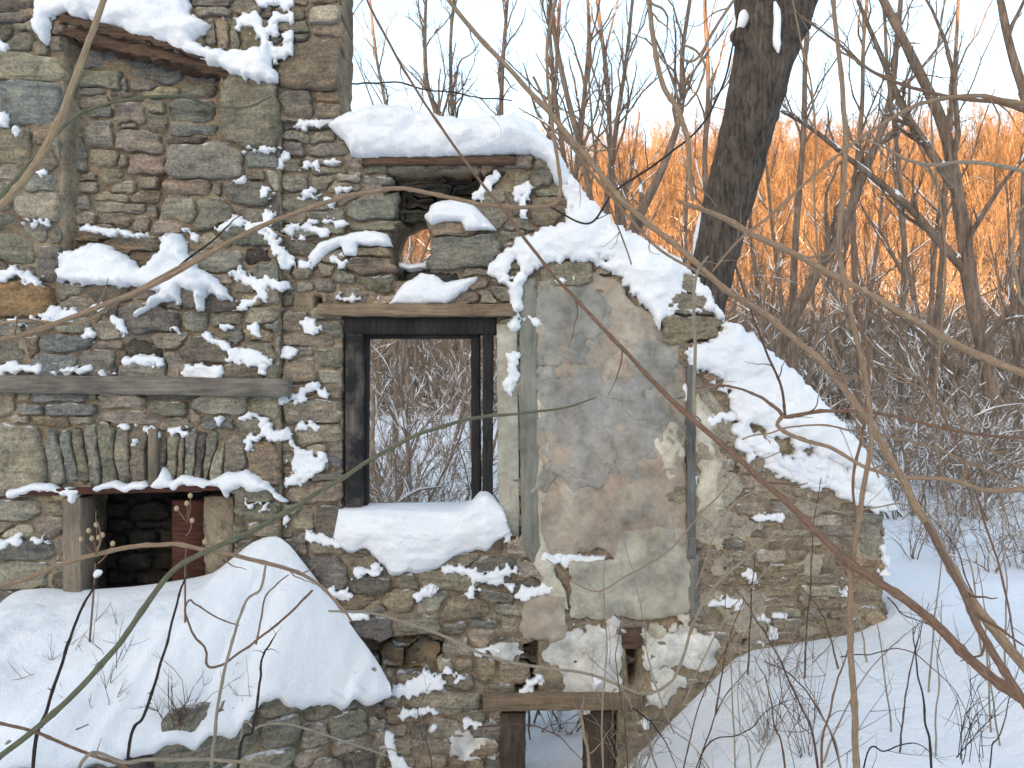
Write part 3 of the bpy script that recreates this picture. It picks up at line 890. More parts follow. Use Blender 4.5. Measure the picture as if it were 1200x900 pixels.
BREAST = [(225,0,272,8,'d'),(272,0,308,20,'g',4),(305,8,322,24,'d'),(320,8,358,24,'b'),(360,4,413,30,'l',4),(368,29,413,44,'b'),(328,26,360,42,'v'),(313,38,336,52,'d'),
 (342,41,362,54,'d'),(318,52,345,64,'b'),(326,44,413,108,'b',6),(280,35,312,68,'b'),(300,22,318,37,'b'),(252,12,268,60,'t',4),(238,12,252,52,'g'),(268,20,282,58,'g'),
 (328,106,370,146,'d',4),(365,120,413,143,'b'),(366,107,411,119,'b'),(258,86,328,176,'v',7),(198,164,286,212,'v',7),(345,148,388,164,'b'),(328,142,346,166,'l'),
 (326,166,368,184,'u'),(190,207,248,228,'p',3),(250,212,262,231,'g'),(186,230,236,262,'g'),(226,228,277,265,'g',5),(262,214,316,245,'d',5),(275,243,318,262,'g'),(289,178,326,198,'u'),
 (290,198,312,213,'d'),(312,198,322,220,'l'),(222,292,288,315,'l',6),(286,288,320,312,'k',1),(230,278,272,291,'t'),(258,264,320,288,'v',5),(196,275,232,292,'p'),
 (66,332,100,348,'g'),(80,346,110,370,'g'),(100,333,156,358,'d'),(156,330,190,352,'d'),(140,356,212,392,'d',7),(190,350,216,368,'d'),(212,336,236,362,'v',4),
 (236,350,280,364,'d'),(212,364,244,388,'g'),(246,366,284,384,'g'),(116,374,150,400,'g',5),(108,399,146,410,'g'),(48,392,112,414,'u',5),(36,414,94,436,'u'),
 (90,408,138,438,'g'),(132,410,150,428,'b'),(150,392,186,420,'k',1),(142,425,196,447,'g',6),(174,386,224,404,'g'),(196,418,220,440,'g'),(214,392,268,426,'d',6),
 (256,382,284,402,'v'),(265,423,310,448,'b',5),(284,400,322,420,'g'),(296,306,344,332,'v',5),(278,316,300,345,'g'),(312,332,354,358,'t'),(288,360,322,382,'g'),(290,382,322,400,'b'),
 (-40,456,18,488,'g'),(18,456,40,469,'t'),(36,456,102,472,'u'),(102,458,116,470,'g'),(114,460,172,480,'g',5),(166,459,232,468,'d'),(172,468,220,488,'v',4),
 (224,464,292,486,'g',5),(220,478,234,496,'t'),(294,466,318,488,'v'),(24,473,54,488,'u',5),(54,472,116,487,'u',6),(14,487,36,498,'g'),(36,488,84,501,'b'),(84,487,112,497,'g'),
 (114,481,192,496,'g'),(192,488,224,502,'v'),(236,488,276,505,'u'),(276,490,314,507,'g'),(-40,496,57,580,'g',6),
 (262,506,292,556,'g',3,-14),(286,520,332,562,'b',4),(272,574,322,590,'v',5),(272,590,326,611,'v'),(288,611,336,625,'t'),(272,611,290,632,'g'),
 (-40,588,50,610,'g',5),(48,590,68,603,'g'),(38,603,67,633,'g'),(-40,611,18,625,'g'),(4,614,46,632,'l'),(-40,633,66,657,'u',6),(-40,657,60,690,'g'),(-40,690,70,720,'d'),
 (60,160,75,190,'g')]
ARCH = [(65,537,20,68,'v',4,9),(83,537,16,66,'u',4,8),(96,536,14,70,'g',4,6),(109,534,15,74,'v',4,6),(126,530,19,84,'v',5,7),(144,536,17,64,'v',4,5),(161,535,16,64,'g',4,3),
 (188,538,14,56,'d',2,-8),(203,540,12,58,'v',4,-8),(213,542,10,56,'t',4,-8),(224,538,13,62,'v',4,-9),(236,536,12,64,'d',3,-10),(247,534,12,64,'g',4,-12),(258,532,12,60,'g',3,-14)]
GABLE = [(332,186,354,206,'v'),(354,186,410,196,'g'),(322,204,362,226,'v'),(366,196,410,206,'v'),(362,206,394,224,'g'),(392,201,424,217,'l'),(422,204,458,228,'v'),(326,226,388,248,'v'),
 (388,222,424,242,'g'),(322,250,360,264,'g'),(360,246,404,262,'v'),(328,263,382,277,'v'),(372,263,408,276,'g'),(330,283,374,300,'d'),(340,299,366,313,'g'),(340,312,362,326,'t'),
 (378,310,392,328,'g'),(392,315,418,334,'v'),(382,288,406,306,'v'),(406,290,464,302,'b',5),(404,302,464,322,'b',7),(418,322,460,346,'v'),(366,326,396,346,'g'),(396,334,440,354,'g'),
 (370,164,408,184,'g'),(406,228,464,262,'v',4),(424,240,462,256,'l'),(406,256,470,270,'v'),(428,190,456,204,'v'),
 (500,262,556,280,'b',8),(500,277,586,318,'v',9),(500,314,540,338,'k',2),(540,306,574,326,'g'),(548,318,572,340,'b'),(566,222,592,242,'g'),(560,240,600,268,'v'),(598,222,622,252,'d'),(604,196,618,214,'d'),
 (620,186,646,222,'g',5),(622,232,660,266,'b',5),(578,318,604,340,'v'),(572,334,602,356,'g',4),(556,338,584,358,'g',5),(600,198,624,222,'v'),(580,198,604,222,'v'),(430,206,458,226,'v'),
 (330,366,360,392,'t'),(330,392,386,406,'t'),(320,418,370,452,'t',4),(370,410,403,431,'g'),(370,431,403,452,'g'),(340,451,368,466,'b'),(378,452,404,468,'b'),(360,374,403,393,'g'),(366,354,403,372,'g'),
 (318,470,403,498,'g',5),(345,500,402,520,'g',5),(374,526,402,546,'u'),(366,552,402,562,'d',5),(340,564,402,586,'b',4),(372,588,402,632,'d',5),(338,598,368,618,'g'),(330,626,362,657,'g'),
 (326,508,348,530,'t'),(330,540,345,560,'b'),(362,633,406,649,'g',5),(346,650,410,687,'d',5),(392,648,444,669,'t',5),(410,673,460,698,'d',6),(465,674,490,691,'g'),(488,670,556,688,'g',4),
 (553,653,602,668,'d',4),(440,660,466,676,'d'),(448,689,490,717,'t',5),(486,692,524,718,'l'),(394,695,440,716,'b'),(514,700,574,727,'t'),(408,720,463,747,'d',6),(463,720,516,740,'g'),(548,722,582,736,'u'),
 (572,674,604,690,'d'),(520,728,550,746,'g'),(546,736,582,760,'t'),(520,746,556,770,'g'),(580,756,604,768,'u'),(503,746,527,757,'g',4),
 (440,762,470,786,'b',-9),(478,756,514,790,'o',-10),(462,748,490,764,'d',-8),(416,752,444,768,'d',-6),(420,768,446,786,'d',-4),
 (520,790,556,811,'d'),(470,805,562,832,'g'),(570,802,600,823,'g'),(556,770,582,800,'b'),(580,775,618,800,'t'),(450,812,472,830,'g'),(530,765,556,790,'t'),
 (790,345,832,366,'v',9),(785,374,844,400,'t',8),(798,398,836,420,'b',7),(862,402,882,420,'b',5),(800,322,812,346,'t',8),(640,306,690,324,'v',5),(870,502,896,520,'d',4),
 (906,512,926,536,'t',5),(826,452,862,478,'t',4),(828,480,858,500,'b',4),(856,470,880,492,'v',4),
 (1000,596,1036,612,'v',4),(1010,616,1038,650,'g'),(990,650,1036,676,'b',4),(1000,680,1036,706,'b'),(1008,706,1030,730,'t'),(950,640,992,668,'o',2),(968,728,1000,744,'k',0)]

BOTTOM = 1000
GABLE_POLY = [(330,142),(412,142),(412,176),(470,178),(600,178),(645,184),(664,230),(700,266),(770,308),(812,322),(836,346),(850,378),(888,414),(930,458),(968,506),(1004,556),(1036,590),(1037,640),(1036,700),(1048,740),(1056,BOTTOM),(330,BOTTOM)]
CHIM_POLY = [(-70,-70),(401,-70),(402,40),(400,100),(402,142),(330,142),(330,BOTTOM),(-70,BOTTOM)]
WINDOW = [(403,366),(582,366),(584,600),(402,600)]
HOLE = [(458,284),(468,262),(492,252),(503,270),(503,300),(496,308),(464,314)]
LOWOPEN = [(590,832),(722,832),(722,1010),(590,1010)]
NICHE_POLY = [(73,20),(230,66),(258,84),(256,174),(200,180),(196,232),(184,262),(214,276),(226,330),(73,332)]
HEARTH = [(92,578),(272,578),(274,720),(92,720)]
CAVITIES = [([(452,200),(596,200),(560,238),(530,250),(500,262),(470,262),(448,240)], 0.26),
            ([(455,248),(506,248),(506,330),(460,330)], 0.20),
            ([(418,748),(524,742),(520,790),(440,796)], 0.16),
            ([(612,756),(632,748),(632,812),(600,818)], 0.30),
            ([(730,732),(752,730),(748,800),(736,806)], 0.30),
            ([(870,748),(886,745),(884,772),(872,776)], 0.12), ([(366,345),(378,345),(378,362),(366,362)], 0.2)]

def sdf_poly(px, py, poly):
    """positive inside"""
    poly = np.asarray(poly, float)
    d = np.full(px.shape, 1e9); inside = np.zeros(px.shape, bool)
    n = len(poly)
    for i in range(n):
        a, b = poly[i], poly[(i + 1) % n]
        ex, ey = b - a
        wx, wy = px - a[0], py - a[1]
        t = np.clip((wx * ex + wy * ey) / (ex * ex + ey * ey + 1e-9), 0, 1)
        d = np.minimum(d, (wx - ex * t) ** 2 + (wy - ey * t) ** 2)
        c = ((a[1] <= py) & (b[1] > py)) | ((b[1] <= py) & (a[1] > py))
        with np.errstate(divide='ignore', invalid='ignore'):
            xi = a[0] + (py - a[1]) / (ey if abs(ey) > 1e-9 else 1e-9) * ex
        inside ^= c & (px < xi)
    return np.where(inside, 1, -1) * np.sqrt(d)

def in_poly(x, y, poly):
    return sdf_poly(np.array([float(x)]), np.array([float(y)]), poly)[0] > 0

class Field:
    """a signed field over wall pixels, for outlines with real edges"""
    def __init__(self, x0, y0, x1, y1, step=2.0):
        self.xs = np.arange(x0, x1 + step, step); self.ys = np.arange(y0, y1 + step, step)
        self.PX, self.PY = np.meshgrid(self.xs, self.ys)
        self.f = np.full(self.PX.shape, -40.0); self.step = step
    def _win(self, xa, ya, xb, yb, m=36):
        i0 = np.searchsorted(self.xs, xa - m); i1 = np.searchsorted(self.xs, xb + m)
        j0 = np.searchsorted(self.ys, ya - m); j1 = np.searchsorted(self.ys, yb + m)
        return slice(j0, j1), slice(i0, i1)
    def poly(self, p):
        a = np.asarray(p, float); w = self._win(*a.min(0), *a.max(0))
        if self.PX[w].size: self.f[w] = np.maximum(self.f[w], sdf_poly(self.PX[w], self.PY[w], p))
    def cut(self, p):
        a = np.asarray(p, float); w = self._win(*a.min(0), *a.max(0))
        if self.PX[w].size: self.f[w] = np.minimum(self.f[w], -sdf_poly(self.PX[w], self.PY[w], p))
    def ell(self, x, y, rx, ry):
        w = self._win(x - rx, y - ry, x + rx, y + ry)
        d = (1 - np.sqrt(((self.PX[w] - x) / rx) ** 2 + ((self.PY[w] - y) / ry) ** 2)) * min(rx, ry)
        if d.size: self.f[w] = np.maximum(self.f[w], np.maximum(d, -40))
    def stroke(self, pts, r):
        pts = np.asarray(pts, float)
        for a, b in zip(pts[:-1], pts[1:]):
            w = self._win(min(a[0], b[0]) - r, min(a[1], b[1]) - r, max(a[0], b[0]) + r, max(a[1], b[1]) + r)
            e = b - a
            if not self.PX[w].size: continue
            t = np.clip(((self.PX[w] - a[0]) * e[0] + (self.PY[w] - a[1]) * e[1]) / (e @ e + 1e-9), 0, 1)
            d = np.hypot(self.PX[w] - a[0] - e[0] * t, self.PY[w] - a[1] - e[1] * t)
            self.f[w] = np.maximum(self.f[w], r - d)

def blur(a, n=1):
    for _ in range(n):
        p = np.pad(a, 1, mode='edge')
        a = (p[:-2, 1:-1] + p[2:, 1:-1] + p[1:-1, :-2] + p[1:-1, 2:] + 2 * a) / 6
    return a

def grow(a, n=1):
    for _ in range(n):
        p = np.pad(a, 1, mode='edge')
        a = np.maximum.reduce([p[:-2, 1:-1], p[2:, 1:-1], p[1:-1, :-2], p[1:-1, 2:], a])
    return a

def sheet_from_field(F, phi, front, back, plane):
    """solid slab: outline phi > 0, front and back surfaces as Y (arrays over the field); X,Z measured on the plane Y=plane"""
    pos = phi > 0
    cell = pos[:-1, :-1] | pos[1:, :-1] | pos[:-1, 1:] | pos[1:, 1:]
    need = np.zeros(phi.shape, bool)
    need[:-1, :-1] |= cell; need[1:, :-1] |= cell; need[:-1, 1:] |= cell; need[1:, 1:] |= cell
    X = F.PX.copy(); Yp = F.PY.copy()
    gy_, gx_ = np.gradient(phi, F.step)
    g2 = gx_ ** 2 + gy_ ** 2 + 1e-3
    out = need & ~pos
    mx = np.clip(-phi * gx_ / g2, -F.step, F.step); my = np.clip(-phi * gy_ / g2, -F.step, F.step)
    X[out] += mx[out]; Yp[out] += my[out]
    if not need.any(): return None, None
    idm = np.full(phi.shape, -1, int); n = need.sum(); idm[need] = np.arange(n)
    k = kY(plane)
    wx = (X[need] - 600) * k; wz = CAM_Z + (450 - Yp[need]) * k
    fy = np.broadcast_to(front, phi.shape)[need]; by = np.broadcast_to(back, phi.shape)[need]
    v = np.concatenate((np.stack((wx, fy, wz), -1), np.stack((wx, by, wz), -1)))
    j, i = np.nonzero(cell)
    a, b, c, d = idm[j, i], idm[j, i + 1], idm[j + 1, i + 1], idm[j + 1, i]
    fr = np.stack((a, d, c, b), -1); bk = np.stack((a, b, c, d), -1) + n
    e = np.concatenate((fr[:, [0, 1]], fr[:, [1, 2]], fr[:, [2, 3]], fr[:, [3, 0]]))
    key = np.minimum(e[:, 0], e[:, 1]) * (n + 1) + np.maximum(e[:, 0], e[:, 1])
    u, inv, cnt = np.unique(key, return_inverse=True, return_counts=True)
    be = e[cnt[inv] == 1]
    sk = np.stack((be[:, 1], be[:, 0], be[:, 0] + n, be[:, 1] + n), -1)
    return v, np.concatenate((fr, bk, sk))

# ---- stone layout: measured boxes first, courses of rubble between them
SEED_RNG = np.random.default_rng(2024)
def fill_courses(x0, y0, x1, y1, hmin, hmax, wmin, wmax, tones, taken, proud=(1.5, 4.5), keep=None):
    out = []
    y = y0
    while y < y1:
        h = SEED_RNG.uniform(hmin, hmax)
        x = x0 - SEED_RNG.uniform(0, wmax)
        while x < x1:
            w = SEED_RNG.uniform(wmin, wmax)
            hh = h * SEED_RNG.uniform(0.75, 1.1); cy = y + h / 2 + SEED_RNG.normal() * h * 0.12; cx = x + w / 2
            ok = x0 - 10 < cx < x1 + 10 and (keep is None or keep(cx, cy))
            if ok:
                for (ax, ay, bx, by) in taken:
                    ox = min(bx, cx + w / 2) - max(ax, cx - w / 2); oy = min(by, cy + hh / 2) - max(ay, cy - hh / 2)
                    if ox > 0 and oy > 0 and ox * oy > 0.28 * w * hh: ok = False; break
            if ok:
                out.append((cx, cy, w, hh, TONES[tones[SEED_RNG.integers(len(tones))]], SEED_RNG.uniform(*proud), SEED_RNG.normal() * 2))
            x += w
        y += h
    return out

def expand(lst):
    out = []
    for b in lst:
        x0, y0, x1, y1 = b[:4]
        tone = TONES[b[4]] if len(b) > 4 else TONES['g']
        pr = b[5] if len(b) > 5 else SEED_RNG.uniform(1.8, 4.0)
        tl = b[6] if len(b) > 6 else SEED_RNG.normal() * 1.5
        out.append(((x0 + x1) / 2, (y0 + y1) / 2, x1 - x0, y1 - y0, tone, pr, tl))
    return out

def label_cells(stones, F, mask, warp=4.0, seed=1):
    wx = F.PX + warp * fbm(F.PX / 22, F.PY / 16, seed, 3); wy = F.PY + warp * 0.8 * fbm(F.PX / 26, F.PY / 14, seed + 5, 3)
    best = np.full(F.PX.shape, 14.0); lab = np.full(F.PX.shape, -1, int)
    for i, (cx, cy, w, h, tone, pr, tl) in enumerate(stones):
        R = math.hypot(w, h) / 2
        win = F._win(cx - R, cy - R, cx + R, cy + R, 20)
        if not lab[win].size: continue
        c, s = math.cos(math.radians(tl)), math.sin(math.radians(tl))
        dx, dy = wx[win] - cx, wy[win] - cy
        u = dx * c + dy * s; v = -dx * s + dy * c
        r = min(w, h) * 0.10
        qx = np.abs(u) - w / 2 + r; qy = np.abs(v) - h / 2 + r
        d = np.hypot(np.maximum(qx, 0), np.maximum(qy, 0)) + np.minimum(np.maximum(qx, qy), 0) - r
        m = d < best[win]
        best[win] = np.where(m, d, best[win]); lab[win] = np.where(m, i, lab[win])
    lab[mask < 0] = -1
    return lab

def build_stones(stones, F, lab, plane_of, parent, gap=1.3, seed=3, limit=300, to_world=None, sink=None, nm='stone', hmap=None):
    """one mesh per stone; past `limit` the smallest are joined"""
    rng = np.random.default_rng(seed)
    items = []
    NA = 26
    H, W = lab.shape
    for i, (cx, cy, w, h, tone, pr, tl) in enumerate(stones):
        jj, ii = np.nonzero(lab == i)
        if len(jj) < 12: continue
        mx, my = F.xs[ii].mean(), F.ys[jj].mean()
        jc, ic = int(round((my - F.ys[0]) / F.step)), int(round((mx - F.xs[0]) / F.step))
        if not (0 <= jc < H and 0 <= ic < W) or lab[jc, ic] != i:
            k = np.argmin((F.xs[ii] - mx) ** 2 + (F.ys[jj] - my) ** 2); mx, my = F.xs[ii[k]], F.ys[jj[k]]
        ex, ey = max(F.xs[ii].std(), 2), max(F.ys[jj].std(), 2)
        th = np.arange(NA) * 2 * math.pi / NA + rng.uniform(0, 0.2)
        dx, dy = np.cos(th) * ex, np.sin(th) * ey
        nrm = np.hypot(dx, dy); dx /= nrm; dy /= nrm
        r = np.zeros(NA); alive = np.ones(NA, bool); t = 0.0
        while alive.any() and t < 150:
            t += F.step * 0.5
            jx = np.round((mx + dx * t - F.xs[0]) / F.step).astype(int); jy = np.round((my + dy * t - F.ys[0]) / F.step).astype(int)
            okk = (jx >= 0) & (jx < W) & (jy >= 0) & (jy < H)
            same = np.zeros(NA, bool); same[okk] = lab[jy[okk], jx[okk]] == i
            alive &= same; r[alive] = t
        r = 0.12 * np.roll(r, 1) + 0.76 * r + 0.12 * np.roll(r, -1)
        g_ = gap * rng.uniform(0.5, 1.6)
        r = np.maximum(r - g_, 0.55 * r) * (1 + 0.035 * rng.normal(size=NA))
        plane, extra = plane_of(mx, my)
        k = 0.005 if to_world else kY(plane)
        p = pr * 0.0062 + extra
        if sink is not None: p -= sink(mx, my)
        depth_in = 0.07
        fr = [1.0, 1.0, 0.955, 0.86, 0.66, 0.40]
        size = min(ex, ey) * 3.4 * k
        rise = min(0.030, 0.22 * size + 0.006)
        sx, sz = rng.normal() * 0.07, rng.normal() * 0.10
        # chipped corners and a split bedding face
        planes = []
        for _ in range(rng.integers(2, 5)):
            a = rng.uniform(0, 6.28); planes.append((math.cos(a), math.sin(a), rng.uniform(0.25, 0.9), rng.uniform(0.25, 0.8)))
        vx, vy, vd = [], [], []
        so = rng.uniform(0, 500)
        fa = np.array(fr)[:, None]
        AX = dx * r * fa; AY = dy * r * fa
        NO = fbm((mx + AX + so) / 9.0, (my + AY) / 4.5, 40 + i % 7, 3) * 0.011 + vnoise((mx + AX) / 25.0, (my + AY + so) / 12.0, 60) * 0.010
        for q, f in enumerate(fr):
            X = dx * r * f; Yv = dy * r * f
            u = X * k; wv = -Yv * k
            if q == 0:
                d = np.full(NA, -depth_in)
            else:
                edge = (0.0, 0.05, 0.80, 0.96, 1.0, 1.0)[q]
                d = p - rise * (1 - edge) + sx * u + sz * wv
                for (ca, sa, o_, sl) in planes:
                    dist = (ca * X / (ex * 2) + sa * Yv / (ey * 2)) - o_
                    d = d - np.maximum(dist, 0) * sl * min(0.06, size)
                n_ = NO[q]
                d = d + n_ * (0.4 if q == 1 else 1.0)
            vx.append(u); vy.append(wv); vd.append(d)
        dC = float(np.mean(vd[-1]) + rng.normal() * 0.003)
        u = np.concatenate(vx + [np.zeros(1)]); wv = np.concatenate(vy + [np.zeros(1)]); d = np.concatenate(vd + [np.array([dC])])
        nr = len(fr)
        ix = np.arange(nr * NA).reshape(nr, NA); jx = np.roll(ix, -1, axis=1)
        quads = np.stack((ix[:-1], ix[1:], jx[1:], jx[:-1]), -1).reshape(-1, 4).tolist()
        c = nr * NA
        tris = [(int(ix[-1, a]), c, int(jx[-1, a])) for a in range(NA)]
        if to_world:
            o3, v3 = to_world(mx, my, u, wv, d)
        else:
            o3 = np.array(((mx - 600) * k, plane, CAM_Z + (450 - my) * k))
            v3 = np.stack((u, -d, wv), -1)
        tn = np.array(tone) * rng.uniform(0.78, 1.22) * np.array((rng.uniform(0.94, 1.06), 1.0, rng.uniform(0.92, 1.08)))
        items.append((len(jj), v3, quads + tris, o3, tn))
        if hmap is not None:
            hmap[jj, ii] = np.minimum(hmap[jj, ii], plane - p)
    items.sort(key=lambda t: -t[0])
    for a, v3, fc, o3, tn in items[:limit]:
        o = obj(nm, mesh_from(nm, v3, fc, True, tn), M['stone'], parent)
        o.location = [float(x) for x in o3]
    rest = items[limit:]
    if rest:
        vs, fs, tn_, n0 = [], [], [], 0
        for a, v3, fc, o3, tn in rest:
            vs.append(v3 + o3); fs += [tuple(x + n0 for x in f) for f in fc]; tn_.append(np.tile(tn, (len(v3), 1))); n0 += len(v3)
        o = obj('small_stones', mesh_from('small_stones', np.vstack(vs), fs, True, np.vstack(tn_)), M['stone'], parent)
        tag(o, kind='stuff')
    return len(items)

# ---------------- ruined gable wall (right) and chimney breast (left)
GP, CP = 0.0, -0.05                                  # front planes
gable = empty('house_ruin', 'ruined rubble stone wall with an empty window, sloping down to the right', 'wall', None, (0, 0.25, -0.6))
chim = empty('chimney_breast', 'tall rubble stone chimney breast with niche and fireplace at the left', 'chimney', None, (-1.8, 0.2, -0.6))
def under(o, root):                                   # keep world coordinates under an Empty that stands elsewhere
    o.location = Vector(o.location) - root.location
    return o

FG = Field(318, 130, 1070, BOTTOM, 2.0)
mg = sdf_poly(FG.PX, FG.PY, GABLE_POLY)
for hpoly in (WINDOW, HOLE, LOWOPEN):
    mg = np.minimum(mg, -sdf_poly(FG.PX, FG.PY, hpoly))
PLASTER_POLY = [(606,332),(640,318),(690,312),(722,330),(752,362),(778,388),(800,400),(806,430),(808,640),(812,722),(770,726),(640,722),(628,690),(612,640)]
def in_plaster(x, y): return in_poly(x, y, PLASTER_POLY)
def sink_g(x, y):
    s = 0.0
    if x > 806 and y > 440: s = -0.002 + 0.018 * (SEED_RNG.random() ** 1.3) - (0.008 if x > 985 else 0)
    if 600 < x < 860 and y > 715: s = 0.010
    return s
st = expand(GABLE)
tk = [(c[0] - c[2] / 2, c[1] - c[3] / 2, c[0] + c[2] / 2, c[1] + c[3] / 2) for c in st]
keepg = lambda x, y: not in_plaster(x, y) and not in_poly(x, y, WINDOW) and not in_poly(x, y, LOWOPEN)
st += fill_courses(322, 140, 620, 660, 11, 20, 20, 52, 'ggvtbd', tk, keep=keepg)
st += fill_courses(322, 660, 610, BOTTOM, 12, 22, 22, 52, 'ggtbbd', tk, keep=keepg)
st += fill_courses(600, 180, 800, 330, 14, 22, 22, 46, 'gvb', tk, keep=keepg)
st += fill_courses(608, 722, 860, BOTTOM, 13, 24, 22, 52, 'gtbt', tk, keep=keepg)
st += fill_courses(800, 380, 1048, 800, 10, 20, 22, 56, 'ttgbgpl', tk, keep=keepg)
cav_f = np.zeros(FG.PX.shape)
for poly, dep in CAVITIES:
    cav_f = np.maximum(cav_f, sstep(0, 7, sdf_poly(FG.PX, FG.PY, poly)) * dep)
def plane_g(x, y):
    for poly, dep in CAVITIES:
        if in_poly(x, y, poly): return GP, -dep * 0.75
    return GP, 0.0
lab = label_cells(st, FG, mg)
HG = np.full(FG.PX.shape, 0.02)
ng = build_stones(st, FG, lab, plane_g, gable, seed=5, sink=sink_g, hmap=HG)
for o in list(gable.children): under(o, gable)
rl = sstep(806, 830, FG.PX) * sstep(425, 455, FG.PY)
rl = np.maximum(rl, sstep(600, 625, FG.PX) * sstep(718, 735, FG.PY) * (1 - sstep(830, 850, FG.PX)) * 0.8)
mort = 0.009 + 0.013 * fbm(FG.PX / 14, FG.PY / 9, 21, 4) + cav_f - rl * (0.013 + 0.018 * fbm(FG.PX / 30, FG.PY / 18, 23, 4))
v, f = sheet_from_field(FG, mg - 2.0 + 2.0 * fbm(FG.PX / 9, FG.PY / 9, 2, 2), mort, 0.48, GP)
o = obj('mortar_core', mesh_from('mortar_core', v, f), M['mortar'], gable); under(o, gable)
HG = np.minimum(HG, mort)

# render-coated part of the wall on the right: a thin lime coat over the buried rubble
FR = Field(800, 425, 1050, 800, 2.0)
coat = np.minimum(sdf_poly(FR.PX, FR.PY, [(812,436),(840,470),(870,520),(905,545),(940,560),(1000,600),(1030,640),(1026,720),(900,760),(820,760),(812,700)]),
                  14 * (fbm(FR.PX / 34, FR.PY / 22, 71, 5) - 0.16 + 0.7 * (1 - sstep(815, 890, FR.PX)) * (1 - sstep(590, 660, FR.PY))))
hr = -0.006 - 0.020 * sstep(0, 10, coat) * (0.8 + 0.5 * fbm(FR.PX / 26, FR.PY / 16, 31, 4)) - 0.004 * fbm(FR.PX / 6, FR.PY / 6, 33, 3)
v, f = sheet_from_field(FR, coat, hr - 0.012, 0.03, GP)
o = obj('lime_render', mesh_from('lime_render', v, f), M['render'], gable); under(o, gable)

FC = Field(-70, -70, 420, BOTTOM, 2.0)
mc = np.minimum(sdf_poly(FC.PX, FC.PY, CHIM_POLY), -sdf_poly(FC.PX, FC.PY, HEARTH))
st = expand(PIER + NICHE + BREAST)
for a in ARCH: st.append((a[0], a[1], a[2], a[3], TONES[a[4]], a[5], -a[6]))
tk = [(c[0] - c[2] / 2, c[1] - c[3] / 2, c[0] + c[2] / 2, c[1] + c[3] / 2) for c in st]
for a in ARCH: pass
keepc = lambda x, y: not in_poly(x, y, HEARTH) and not (-10 < x < 335 and 438 < y < 462)
st += fill_courses(-70, -70, 410, 140, 12, 22, 22, 50, 'gbdv', tk, keep=keepc)
st += fill_courses(-70, 140, 330, 440, 11, 20, 20, 46, 'gvdt', tk, keep=keepc)
st += fill_courses(-70, 460, 330, BOTTOM, 12, 22, 22, 50, 'gvdt', tk, keep=lambda x, y: keepc(x, y) and not (55 < x < 268 and 498 < y < 575))
def in_niche(x, y): return in_poly(x, y, NICHE_POLY)
def plane_c(x, y):
    return (CP + 0.13, 0.0) if in_niche(x, y) else (CP, 0.0)
lab = label_cells(st, FC, mc)
HC = np.full(FC.PX.shape, CP + 0.02)
nc = build_stones(st, FC, lab, plane_c, chim, seed=8, hmap=HC)
for o in list(chim.children): under(o, chim)
nich = sstep(0, 8, sdf_poly(FC.PX, FC.PY, NICHE_POLY)) * 0.13
mortc = CP + 0.010 + 0.013 * fbm(FC.PX / 14, FC.PY / 9, 22, 4) + nich
v, f = sheet_from_field(FC, mc - 2.0 + 2.0 * fbm(FC.PX / 9, FC.PY / 9, 4, 2), mortc, 0.30, CP)
o = obj('mortar_core', mesh_from('mortar_core', v, f), M['mortar'], chim); under(o, chim)
HC = np.minimum(HC, mortc)
print('stones', ng, nc)
# ------------------------------------------------------------------ timber, iron, plaster on the walls
def beam(name, px0, py0, px1, py1, w, Yf, Yb, mat, root, rough=0.004, seed=0, label=None, nseg=26, bend=0.0, ragged=0.0):
    """a board or post from one measured end to the other; w = width in pixels across, front and back faces at Yf, Yb"""
    k = kY(Yf)
    a = np.array(((px0 - 600) * k, (450 - py0) * k + CAM_Z)); b = np.array(((px1 - 600) * k, (450 - py1) * k + CAM_Z))
    d = (b - a) / np.linalg.norm(b - a); nrm = np.array((-d[1], d[0])); hw = w * k / 2
    rng = np.random.default_rng(seed + 900)
    # rounded-rectangle section
    sec = []
    D = abs(Yb - Yf); c = min(0.006, hw * 0.3, D * 0.3)
    for (u, y) in ((-hw + c, 0), (-hw * 0.3, 0), (hw * 0.3, 0), (hw - c, 0), (hw, c), (hw, D * 0.5), (hw, D - c), (hw - c, D), (-hw + c, D), (-hw, D - c), (-hw, D * 0.5), (-hw, c)):
        sec.append((u, y))
    sec = np.array(sec); ns_ = len(sec)
    V = []
    for i in range(nseg + 1):
        t = i / nseg
        p = a + (b - a) * t + nrm * bend * math.sin(math.pi * t)
        for j, (u, y) in enumerate(sec):
            n1 = float(vnoise(t * nseg * 0.35 + seed, j * 1.3 + seed, 5)) * rough
            n2 = float(vnoise(t * nseg * 0.8 + seed, j * 2.1, 15)) * (rough * 0.8 + ragged * (1 if u < 0 else 0.3))
            uu = u * (1 - 0.02 * math.sin(3 * t + seed)) + n2
            q = p + nrm * uu
            V.append((q[0], Yf + y + n1, q[1]))
    F_ = []
    for i in range(nseg):
        for j in range(ns_):
            j2 = (j + 1) % ns_
            F_.append((i * ns_ + j, i * ns_ + j2, (i + 1) * ns_ + j2, (i + 1) * ns_ + j))
    F_.append(tuple(range(ns_ - 1, -1, -1))); F_.append(tuple(nseg * ns_ + j for j in range(ns_)))
    me = mesh_from(name, np.array(V), F_, True)
    o = obj(name, me, mat, root)
    me.polygons[-1].use_smooth = False; me.polygons[-2].use_smooth = False
    r0 = root
    off = Vector((0, 0, 0))
    while r0 is not None:
        off += r0.location; r0 = r0.parent
    o.location = -off
    if label: o['label'] = label
    return o

